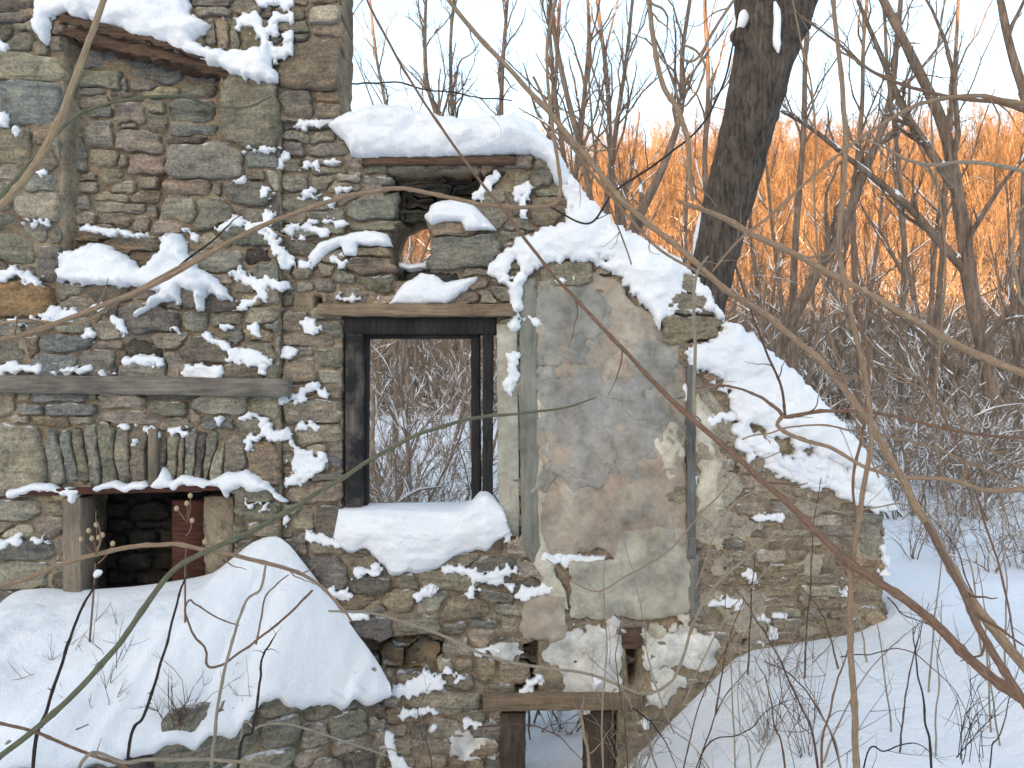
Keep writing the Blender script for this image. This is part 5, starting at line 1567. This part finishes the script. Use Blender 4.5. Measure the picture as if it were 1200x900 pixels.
V_ = 'bare vines hanging before the wall'
cane('straw_cane', 'thick straw-coloured split cane bending through the top left corner', 'cane', [(132,-30,-2.6),(108,40,-2.6),(82,110,-2.6),(58,165,-2.6),(20,222,-2.6),(-25,262,-2.6)], [4.5, 5.5, 6.5, 7], M['cane_straw'], V_, 1)
cane('green_cane', 'green cane arching from the straw cane across the walled-up niche', 'cane', [(-20,255,-2.3),(20,210,-2.3),(62,160,-2.3),(100,130,-2.2),(150,117,-2.2),(210,113,-2.1),(250,124,-2.0),(290,125,-2.0),(318,112,-2.0)], [5, 3.6, 2.8, 2.6, 2.2, 1.2], M['cane_green'], V_, 2)
cane('vine', 'long tan vine arching over the chimney to the snow cap end', 'vine', [(-30,405,-1.6),(40,388,-1.6),(110,362,-1.6),(170,338,-1.6),(230,306,-1.6),(300,268,-1.6),(380,238,-1.6),(440,224,-1.5),(475,221,-1.5),(520,230,-1.5),(570,240,-1.5),(620,243,-1.5),(648,240,-1.5),(657,222,-1.5),(652,180,-1.5),(644,120,-1.5),(641,60,-1.5),(650,0,-1.5),(660,-40,-1.5)], [4.5, 4.2, 3.8, 3.5, 3.2, 2.8, 2.2], M['cane_tan'], V_, 3, side=2)
cane('vine', 'second tan vine twisted along the low start of the arching one', 'vine', [(-30,384,-1.55),(30,376,-1.55),(90,378,-1.58),(140,352,-1.57),(200,318,-1.57),(250,292,-1.57),(262,282,-1.55)], [3, 3, 3, 2.2, 1.4], M['cane_straw'], V_, 4)
cane('dark_twig', 'short dark twig crossing the arching vine over the niche shelf', 'twig', [(200,320,-1.5),(222,302,-1.5),(245,285,-1.5),(270,262,-1.5),(284,250,-1.5)], [2, 1.8, 1.2, 0.6], M['stem_dark'], V_, 5)
cane('vine', 'long brown vine running diagonally from top centre across the plaster to the lower right', 'vine', [(418,-30,-2.0),(440,20,-2.0),(480,92,-2.0),(530,168,-2.0),(585,240,-2.0),(640,312,-2.0),(690,366,-2.0),(740,420,-2.0),(790,472,-2.0),(850,525,-2.1),(910,578,-2.2),(985,650,-2.3),(1050,695,-2.4),(1100,735,-2.5),(1150,785,-2.6),(1225,838,-2.7)], [1.8, 2.0, 2.4, 3, 4, 5, 6.5, 8, 9], M['cane_brown'], V_, 6, side=3, kink=0.005)
cane('vine', 'thick tan vine sweeping from the top centre over the snow drift to the right edge', 'vine', [(505,-30,-1.9),(545,25,-1.9),(600,85,-1.9),(655,145,-1.9),(700,200,-1.9),(740,245,-1.9),(790,285,-1.95),(850,338,-2.0),(905,375,-2.0),(950,412,-2.05),(985,450,-2.1),(1020,500,-2.15),(1055,560,-2.2),(1090,620,-2.3),(1130,690,-2.4),(1170,745,-2.5),(1225,810,-2.6)], [3.5, 4, 4.6, 5, 5, 5.2, 5.5, 6.5, 8, 9], M['cane_tan'], V_, 7, side=3, kink=0.005)
cane('vine', 'thin vine pair beside the thick sweeping vine above the drift', 'vine', [(625,90,-1.85),(650,140,-1.85),(680,185,-1.85),(720,235,-1.85),(770,290,-1.85),(830,325,-1.9),(860,345,-1.9)], [2.2, 2.6, 2.6, 2.2, 1.5], M['cane_tan'], V_, 8)
cane('vine', 'tan vine crossing in front of the leaning trunk towards the right edge', 'vine', [(795,236,-1.5),(840,252,-1.5),(885,276,-1.5),(940,303,-1.5),(1000,335,-1.5),(1050,362,-1.55),(1110,398,-1.6),(1160,422,-1.6),(1225,448,-1.65)], [3, 5, 5.5, 5, 5.5, 6.5, 6.5], M['cane_tan'], V_, 9)
cane('vine', 'upright pale vine hanging from the top edge right of the leaning trunk to the bottom', 'vine', [(974,-30,-2.3),(982,60,-2.3),(990,140,-2.3),(988,220,-2.3),(984,290,-2.3),(998,370,-2.3),(1016,450,-2.3),(1022,510,-2.3),(1010,580,-2.3),(1001,650,-2.3),(996,720,-2.3),(999,800,-2.3),(1003,870,-2.3),(1005,930,-2.3)], [3.2, 4, 4.2, 4.2, 4, 4.2, 4.8, 5.5, 5.5], M['cane_tan'], V_, 10, kink=0.004)
cane('vine', 'thin vine rising from the drift in an arch to the upper right edge', 'vine', [(835,318,-1.8),(862,285,-1.8),(905,250,-1.8),(955,205,-1.8),(1000,168,-1.8),(1050,135,-1.8),(1090,118,-1.8),(1140,112,-1.8),(1180,118,-1.8),(1230,128,-1.8)], [1.5, 2.4, 2.8, 3, 3.4, 3.6, 3.8], M['cane_tan'], V_, 11)
cane('vine', 'vine slanting from the big trunk fork to the right edge below the sky', 'vine', [(938,18,-1.7),(975,45,-1.7),(1010,75,-1.7),(1045,95,-1.7),(1090,108,-1.7),(1130,116,-1.7),(1170,120,-1.7),(1230,140,-1.7)], [1.8, 2.2, 2.6, 3, 3.4, 4], M['cane_brown'], V_, 12)
cane('vine', 'pale wavy vine ending in the air before the orange hillside', 'vine', [(1005,160,-1.6),(1035,172,-1.6),(1065,188,-1.6),(1095,193,-1.6),(1125,190,-1.6),(1160,192,-1.6),(1225,205,-1.6)], [1.2, 1.8, 2.6, 3, 3.2, 3.4], M['stem_pale'], V_, 13)
cane('vine', 'vine forking over the snow drift and running to the right edge', 'vine', [(815,455,-1.2),(850,452,-1.2),(885,462,-1.2),(912,480,-1.25),(922,488,-1.25),(960,482,-1.3),(1010,482,-1.35),(1060,490,-1.4),(1120,505,-1.5),(1180,512,-1.6),(1230,515,-1.6)], [1.5, 2, 3, 3.4, 3, 2.6, 2.6, 2.8], M['cane_brown'], V_, 14, side=2)
cane('vine', 'lower fork of the vine on the drift, running right towards the bank', 'vine', [(918,486,-1.25),(912,500,-1.25),(940,515,-1.28),(975,525,-1.3),(1010,545,-1.35),(1050,558,-1.4),(1110,562,-1.5),(1160,575,-1.55),(1230,570,-1.6)], [3.2, 3.4, 3.2, 3, 3.4, 3.8, 4.2], M['cane_tan'], V_, 15, side=2)
cane('vine', 'reddish young shoot rising through the fork on the drift', 'vine', [(920,486,-1.3),(916,455,-1.3),(900,415,-1.3),(882,370,-1.3),(868,330,-1.3),(858,300,-1.3)], [2.4, 2, 1.6, 1], M['stem_red'], V_, 16)
cane('vine', 'thick double cane leaving the right edge at lower right', 'vine', [(1086,614,-2.3),(1122,680,-2.55),(1150,740,-2.7),(1185,800,-2.8),(1225,860,-2.85)], [4, 6, 6.5, 7], M['cane_brown'], V_, 17)
cane('vine', 'slender vine winding past the hanging upright vine behind the drift', 'vine', [(1000,300,-1.0),(1005,360,-1.0),(1018,430,-1.0),(1012,500,-1.0),(1000,560,-1.0),(1002,600,-1.0)], [2, 2.6, 2.6, 2], M['cane_brown'], V_, 18)
cane('vine', 'tan vine hanging in curls left of the big leaning trunk', 'vine', [(758,-20,-1.6),(765,40,-1.6),(775,95,-1.6),(795,130,-1.6),(806,165,-1.6),(808,205,-1.6),(812,235,-1.6)], [4, 4, 4.5, 4.5, 3.5, 3], M['cane_tan'], V_, 19)
cane('vine', 'thin curled vine looping beside the big trunk under the top edge', 'vine', [(860,0,-1.6),(840,30,-1.6),(822,62,-1.6),(808,72,-1.6),(797,64,-1.6),(802,54,-1.6),(816,60,-1.6),(826,80,-1.6),(815,110,-1.6),(800,125,-1.6),(785,118,-1.6)], [2.4, 2.4, 2, 2, 2, 2, 1.4], M['cane_tan'], V_, 20)
cane('vine', 'long thin vine curving up beside the sweeping vine against the sky', 'vine', [(640,240,-1.4),(690,262,-1.4),(720,225,-1.4),(770,190,-1.4),(820,150,-1.4),(850,90,-1.4),(868,0,-1.4),(872,-30,-1.4)], [1.6, 1.8, 1.8, 1.6, 1.2], M['stem_dark'], V_, 21)
cane('vine', 'short pale upright vine standing against the plaster edge and stud', 'vine', [(812,494,-2.02),(813,470,-2.0),(814,400,-2.0),(813,350,-2.0),(818,318,-2.0),(830,300,-2.0)], [2.4, 2.8, 2.8, 2.4, 1.6], M['stem_pale'], V_, 22)
cane('green_cane', 'long green thorny cane rising from the lower left corner past the window', 'cane', [(-30,910,-2.4),(40,855,-2.4),(100,800,-2.4),(150,740,-2.35),(200,672,-2.3),(250,643,-2.3),(310,615,-2.2),(380,573,-2.1),(440,535,-2.0),(500,505,-1.9),(560,490,-1.8),(610,484,-1.8),(660,478,-1.8),(698,466,-1.8)], [5, 5, 4.8, 4.4, 4, 3.6, 3, 2.2, 1.2], M['cane_green'], V_, 23, thorns=18)
cane('vine', 'tan vine arching over the snow mound from the left edge', 'vine', [(-30,695,-1.9),(30,678,-1.9),(90,655,-1.9),(150,642,-1.9),(200,638,-1.9),(260,648,-1.9),(320,662,-1.85),(368,680,-1.8),(400,712,-1.8),(412,728,-1.8)], [4.5, 4, 3.8, 3.6, 3.4, 2.6, 2], M['cane_tan'], V_, 24, side=3, kink=0.004)
cane('vine', 'tan vine running from the snow mound past the low lintel and curling upwards', 'vine', [(385,716,-1.3),(430,718,-1.3),(470,728,-1.3),(520,745,-1.3),(570,768,-1.3),(620,780,-1.3),(680,788,-1.3),(720,800,-1.3),(755,814,-1.3),(785,800,-1.3),(800,770,-1.3),(815,725,-1.3),(840,685,-1.3),(880,650,-1.3),(915,620,-1.3)], [1.8, 2.4, 2.6, 2.4, 2.2, 2.4, 2.2, 1.4], M['stem_pale'], V_, 25)
cane('dark_twig', 'dark purple stem with a snow tip standing at the left of the mound', 'stem', [(38,895,-1.9),(55,830,-1.9),(75,770,-1.9),(92,720,-1.9),(108,692,-1.9),(114,678,-1.9)], [3.4, 3, 2.6, 2.2, 1.6], M['stem_dark'], None, 26, thorns=8, thin=0.62)
cane('green_cane', 'dark green thorny stem rising from the mound foot to the fireplace', 'cane', [(150,885,-1.9),(168,840,-1.9),(185,790,-1.9),(200,735,-1.9),(212,690,-1.9),(222,670,-1.9)], [3, 2.8, 2.4, 2, 1.4], M['stem_dark'], None, 27, thorns=10, thin=0.62)
cane('pale_stem', 'pale straight stem standing before the middle of the mound', 'stem', [(248,910,-2.1),(252,860,-2.1),(260,800,-2.1),(274,745,-2.1),(288,705,-2.1),(305,690,-2.1),(312,660,-2.1)], [2.8, 2.6, 2.4, 2.2, 2], M['stem_pale'], None, 28)
cane('tendril', 'thin brown tendril looping over the snow mound', 'tendril', [(366,692,-1.8),(340,718,-1.8),(312,742,-1.8),(285,762,-1.8),(258,780,-1.8),(243,780,-1.8),(240,760,-1.8),(225,740,-1.8),(217,718,-1.8),(222,704,-1.8),(232,710,-1.8),(255,724,-1.8),(280,733,-1.8)], [2, 2, 2, 1.8, 1.4, 1.2], M['cane_brown'], None, 29)
cane('tendril', 'fine brown shoot bent upwards beside the looping tendril', 'tendril', [(300,755,-1.8),(306,728,-1.8),(312,700,-1.8),(325,684,-1.8),(338,674,-1.8)], [1.6, 1.4, 1], M['cane_brown'], None, 30)
cane('dark_twig', 'forked black twig rising from the right foot of the mound', 'stem', [(280,892,-1.9),(296,855,-1.9),(304,800,-1.9),(308,770,-1.9),(318,752,-1.9),(324,742,-1.9)], [2.4, 2, 1.6, 0.8], M['stem_dark'], None, 31, side=4, slen=0.12)
cane('vine', 'pale vine lying low along the bottom edge left of centre', 'vine', [(90,905,-2.6),(150,893,-2.6),(220,890,-2.6),(280,893,-2.6),(330,900,-2.6)], [3, 3, 2.8, 2.4], M['stem_pale'], None, 32)
cane('vine', 'pale thin vine arching over the bank stones at the bottom', 'vine', [(282,868,-1.8),(300,853,-1.8),(330,848,-1.8),(365,856,-1.8),(400,868,-1.8),(455,886,-1.8)], [1.6, 2, 2, 1.8, 1.2], M['stem_pale'], None, 33)
cane('dark_twig', 'brown stem lying diagonally in the lower left corner', 'stem', [(-20,842,-2.4),(40,858,-2.4),(90,878,-2.4),(150,900,-2.4)], [2.6, 2.6, 2.4], M['cane_brown'], None, 34)

extra = [
 ('thin vine sagging across the lower end of the drift towards the right', [(870,515,-0.9),(940,500,-0.9),(1010,505,-0.9),(1100,528,-0.9),(1225,585,-0.9)], [1.2,1.6,1.8,1.8], 'cane_tan'),
 ('thin grey vine bundle curving down right of the drift', [(1030,428,-0.8),(1090,462,-0.8),(1150,520,-0.8),(1225,562,-0.8)], [1.4,1.8,2,2], 'cane_tan'),
 ('long thin vine falling from the sweeping vine to the right bank', [(1000,330,-1.2),(1060,400,-1.2),(1120,520,-1.2),(1165,640,-1.2),(1190,760,-1.2)], [1.2,1.6,1.8,1.6], 'cane_brown'),
 ('thin hanging vine between the big trunk and the upright vine', [(925,-20,-1.1),(950,110,-1.1),(958,260,-1.1),(982,420,-1.1),(1030,560,-1.1)], [1.2,1.6,1.8,1.4], 'cane_tan'),
 ('thin hanging vine before the forked tree', [(1108,-20,-1.1),(1090,150,-1.1),(1112,300,-1.1),(1096,470,-1.1),(1110,600,-1.1)], [1.2,1.6,1.8,1.4], 'cane_tan'),
 ('thin hanging vine left of the curled vines near the sky', [(706,-20,-1.2),(690,80,-1.2),(702,190,-1.2),(740,310,-1.2)], [1.2,1.6,1.6,1.2], 'cane_brown'),
 ('curved pale vine looping in from the right edge at mid height', [(1225,232,-1.4),(1196,245,-1.4),(1190,290,-1.4),(1198,350,-1.4),(1225,400,-1.4)], [2.2,2.2,2,1.6], 'stem_pale'),
 ('thin vine straying over the lower plaster and wall', [(640,655,-0.6),(700,690,-0.6),(790,640,-0.6),(860,560,-0.6),(930,520,-0.6)], [0.9,1.1,1.1,0.8], 'cane_tan'),
 ('fine vine arching over the right wall face', [(815,690,-0.7),(850,600,-0.7),(905,575,-0.7),(980,600,-0.7),(1060,590,-0.7),(1130,640,-0.7)], [1.0,1.3,1.4,1.0], 'stem_pale'),
 ('thin wire-like vine crossing from the chimney edge over the sky', [(412,98,-0.3),(470,100,-0.3),(540,110,-0.3),(600,118,-0.3)], [1.4,1.3,1.0], 'stem_dark'),
]
for i, (lab_, p_, r_, m_) in enumerate(extra):
    cane('vine', lab_, 'vine', p_, r_, M[m_], V_, 140 + i, side=3, slen=0.35, kink=0.02)

# dried weeds with round seed heads before the fireplace
def seed_weed(label, pts, heads, seed):
    root_p = P(*pts[0])
    root = empty('seed_weed', label, 'weed', 'dried weeds with seed heads', tuple(float(x) for x in root_p))
    off = root_p
    q = catmull(np.array([P(*p) for p in pts]), 6)
    tb = Tubes(); tb.add(q - off, np.linspace(1.3, 0.8, len(q)) * kY(pts[0][2]), 6)
    Y0 = pts[-1][2]
    for hx, hy, bx, by in heads:
        s = catmull(np.array([P(bx, by, Y0), P((hx + bx) / 2 + 1.5, (hy + by) / 2 + 2, Y0), P(hx, hy, Y0)]), 4)
        tb.add(s - off, np.linspace(1.0, 0.7, len(s)) * kY(Y0), 5)
    obj('stalk', tb.mesh('stalk', along=True), M['cane_brown'], root)
    for hx, hy, bx, by in heads:
        c = P(hx, hy, Y0); r = 3.0 * kY(Y0); V = []; Fq = []
        for i, (z, rr) in enumerate(((-1, .25), (-.7, .8), (0, 1), (.6, .85), (.95, .5), (1.15, .15))):
            for j in range(8):
                a = j * math.pi / 4; V.append((rr * math.cos(a) * r, rr * math.sin(a) * r, z * r))
        for i in range(5):
            for j in range(8): Fq.append((i * 8 + j, i * 8 + (j + 1) % 8, (i + 1) * 8 + (j + 1) % 8, (i + 1) * 8 + j))
        h = obj('seed_head', mesh_from('seed_head', np.array(V), Fq), M['cane_straw'], root); h.location = [float(x) for x in (c - off)]
seed_weed('dry weed with five round seed heads before the left post of the fireplace', [(105,752,-0.6),(110,690,-0.6),(112,660,-0.6)], [(104,622,111,640),(113,615,111,640),(116,630,112,645),(120,627,112,642),(95,632,110,650),(132,637,115,660),(108,631,111,646)], 1)
seed_weed('dry weed with round seed heads before the right half of the fireplace', [(217,738,-0.5),(217,670,-0.5),(218,640,-0.5)], [(223,581,219,612),(219,590,218,606),(207,596,217,610),(225,610,218,628),(240,635,220,660)], 2)
o = cane('dark_twig', 'small lump of snow held on a dark stem tip before the fireplace', 'snow', [(112,674,-1.9),(115,672,-1.9),(116,669,-1.9)], [5, 6, 4], M['snow'], None, 40, nodes=False)
o.name = 'snow_lump'

# brush stems on the snow bank at lower right, each its own stem
rng = np.random.default_rng(9)
bush = [
    ('red arching stem rising left from the bank bottom beside the upright vine', [(960,905,-1.7),(935,820,-1.6),(905,760,-1.5),(880,715,-1.4),(862,690,-1.3)], 2.2, 'stem_red'),
    ('red stem crossing the bank to the wall base at lower right', [(985,905,-1.7),(958,830,-1.6),(925,790,-1.5),(895,775,-1.5)], 2.0, 'stem_red'),
    ('short red stem on the bank beside two longer ones', [(920,900,-1.8),(908,850,-1.7),(898,800,-1.7),(884,770,-1.6)], 1.8, 'stem_red'),
    ('dark forked stem upright on the snow bank', [(1092,905,-2.0),(1085,840,-2.0),(1074,780,-2.0),(1070,735,-2.0)], 2.4, 'stem_dark'),
    ('thin dark stem arching over the snow bank', [(1010,905,-2.0),(1040,880,-2.0),(1075,872,-2.0),(1105,895,-2.0)], 1.6, 'stem_dark'),
    ('slim brown stem leaning right at the bank bottom', [(962,905,-2.1),(968,850,-2.1),(985,790,-2.1),(998,750,-2.1)], 2.6, 'cane_brown'),
    ('long thin twig sloping up across the bank', [(815,900,-1.8),(870,860,-1.7),(905,830,-1.6),(940,815,-1.5)], 1.3, 'stem_dark'),
    ('thin twig sagging over the bank towards the right', [(985,770,-1.6),(1020,765,-1.6),(1060,762,-1.6),(1100,790,-1.6),(1130,830,-1.6),(1150,900,-1.7)], 1.3, 'stem_red'),
    ('pale thin stalk leaning left from the bank bottom', [(880,905,-1.9),(868,850,-1.9),(865,800,-1.9),(868,750,-1.9)], 1.3, 'stem_pale'),
    ('straw stalk rising before the wall foot', [(985,905,-1.9),(965,840,-1.9),(940,790,-1.9),(925,745,-1.9),(912,690,-1.9)], 1.3, 'stem_pale'),
    ('tan stalk upright between the low opening and the bank', [(708,905,-1.6),(705,830,-1.6),(712,760,-1.6),(706,680,-1.6),(718,590,-1.6)], 1.8, 'stem_pale'),
    ('thick broken straw stalk standing in the low opening', [(690,915,-1.4),(686,870,-1.4),(682,840,-1.4),(684,815,-1.4)], 3.2, 'cane_straw'),
    ('thin reddish stalk upright before the white plaster patches', [(735,905,-1.6),(730,840,-1.6),(722,780,-1.6),(728,720,-1.6)], 1.6, 'stem_red'),
    ('bent pale stalk crossing the smooth plaster patch', [(790,860,-1.4),(765,790,-1.4),(752,720,-1.4),(738,660,-1.4),(726,610,-1.4)], 1.4, 'stem_pale'),
    ('dark twig sloping over the low opening', [(560,852,-0.8),(620,850,-0.8),(660,868,-0.8),(690,900,-0.8)], 1.6, 'stem_red'),
    ('dark thorny stem at the right foot of the white plaster', [(742,830,-1.5),(775,860,-1.5),(795,905,-1.5)], 1.8, 'stem_dark'),
    ('thin dark twig beside the hanging vine at the wall end', [(1040,700,-1.2),(1060,720,-1.2),(1100,740,-1.2),(1150,790,-1.2)], 1.3, 'stem_dark'),
    ('fine stalk standing in the bank near the right corner', [(1160,905,-2.0),(1172,860,-2.0),(1190,800,-2.0),(1198,760,-2.0)], 1.4, 'stem_dark'),
    ('pair of straw stalks crossing the wall foot on the right', [(800,830,-1.2),(830,760,-1.2),(865,705,-1.2),(905,660,-1.2),(935,610,-1.2)], 1.5, 'stem_pale'),
    ('thin upright stalk at the lower left of the low opening', [(505,905,-1.3),(495,860,-1.3),(490,830,-1.3),(505,800,-1.3)], 1.3, 'stem_red'),
    ('brown stalk fan lying at the wall foot below the hollow', [(440,905,-1.3),(470,880,-1.3),(500,868,-1.3)], 1.6, 'stem_pale'),
]
for i, (lab, pts, r, mt) in enumerate(bush):
    cane('brush_stem', lab, 'stem', pts, [r, r * 0.85, r * 0.6, r * 0.35], M[mt], 'brush stems at the foot of the wall', 60 + i, side=4, slen=0.3, kink=0.008, thin=0.6)
rng = np.random.default_rng(321)
for i in range(22):
    Yb = rng.uniform(-1.5, -0.25); px = rng.uniform(770, 1195)
    x0 = (px - 600) * kY(Yb); z0 = float(ground_z(x0, Yb)) - 0.03
    py0 = 450 + (CAM_Z - z0) / kY(Yb); h = rng.uniform(90, 260); lean = rng.normal() * 45
    cane('dry_stalk', 'thin dry stalk standing in the snow bank before the right half of the wall', 'stalk', [(px, py0, Yb), (px + lean * 0.25, py0 - h * 0.35, Yb), (px + lean * 0.6, py0 - h * 0.7, Yb), (px + lean * 1.2, py0 - h, Yb)],
         [1.5, 1.2, 0.9, 0.6], M['stem_pale' if i % 3 else 'stem_red'], 'dry stalks in the snow bank', 400 + i, side=3, slen=0.18, kink=0.01, thin=0.75)
# tufts of weeds on the mound foot: many fine stalks per plant
def weed(label, px, py, Y, n, h, seed, mat, spread=0.35):
    rng = np.random.default_rng(seed)
    b = P(px, py, Y); tb = Tubes()
    for i in range(n):
        d = unit((rng.normal() * spread, rng.normal() * spread, 1)); q = [np.array((rng.normal() * 0.03, rng.normal() * 0.03, 0))]
        L = h * rng.uniform(0.4, 1.1)
        for k in range(6):
            d = unit(d + rng.normal(size=3) * 0.14); q.append(q[-1] + d * L / 6)
        rr = np.linspace(0.0022, 0.0007, 7); tb.add(np.array(q), rr, 4)
        for s in range(4):
            k = rng.integers(1, 6); dd = unit(d + rng.normal(size=3) * 0.7); tb.add(np.array([q[k], q[k] + dd * L * 0.15, q[k] + dd * L * 0.28 + np.array((0, 0, .01))]), np.array([0.0016, .0012, .0006]), 3)
    o = obj('weed_tuft', tb.mesh('weed_tuft', along=True), mat); o.location = [float(x) for x in b]
    tag(o, label, 'weed', 'dry weed tufts at the foot of the wall')
for i, (lab, px, py, Y, n, h, mt) in enumerate([
    ('brown weed tuft at the lower left end of the mound edge', 120, 850, -0.8, 12, 0.4, 'stem_red'), ('brown weed tuft on the bank left of the pale stem', 205, 850, -0.72, 14, 0.4, 'stem_red'),
    ('straw weed tuft right of the pale stem at the bottom', 285, 838, -0.5, 10, 0.35, 'stem_pale'), ('straw weed tuft at the wall foot left of the low opening', 500, 910, -0.5, 12, 0.35, 'stem_pale'),
    ('dense straw tuft right of the low opening', 740, 905, -0.6, 22, 0.5, 'stem_pale'), ('wispy tuft on the snow bank in front of the wall', 900, 880, -0.9, 14, 0.7, 'stem_pale'),
    ('red-brown tuft on the bank bottom', 950, 915, -1.2, 12, 0.7, 'stem_red'), ('wispy weed standing before the right wall face', 905, 790, -0.4, 9, 0.6, 'stem_pale'),
    ('dark seed spike weed on the left of the mound', 72, 805, -0.6, 7, 0.45, 'stem_red'), ('fine weed stalks on the mound before the fireplace', 132, 815, -0.65, 7, 0.5, 'stem_red'),
    ('fine dark weed at the right edge of the bank', 1130, 890, -1.6, 9, 0.5, 'stem_dark')]):
    weed(lab, px, py, Y, n, h, 800 + i, M[mt])
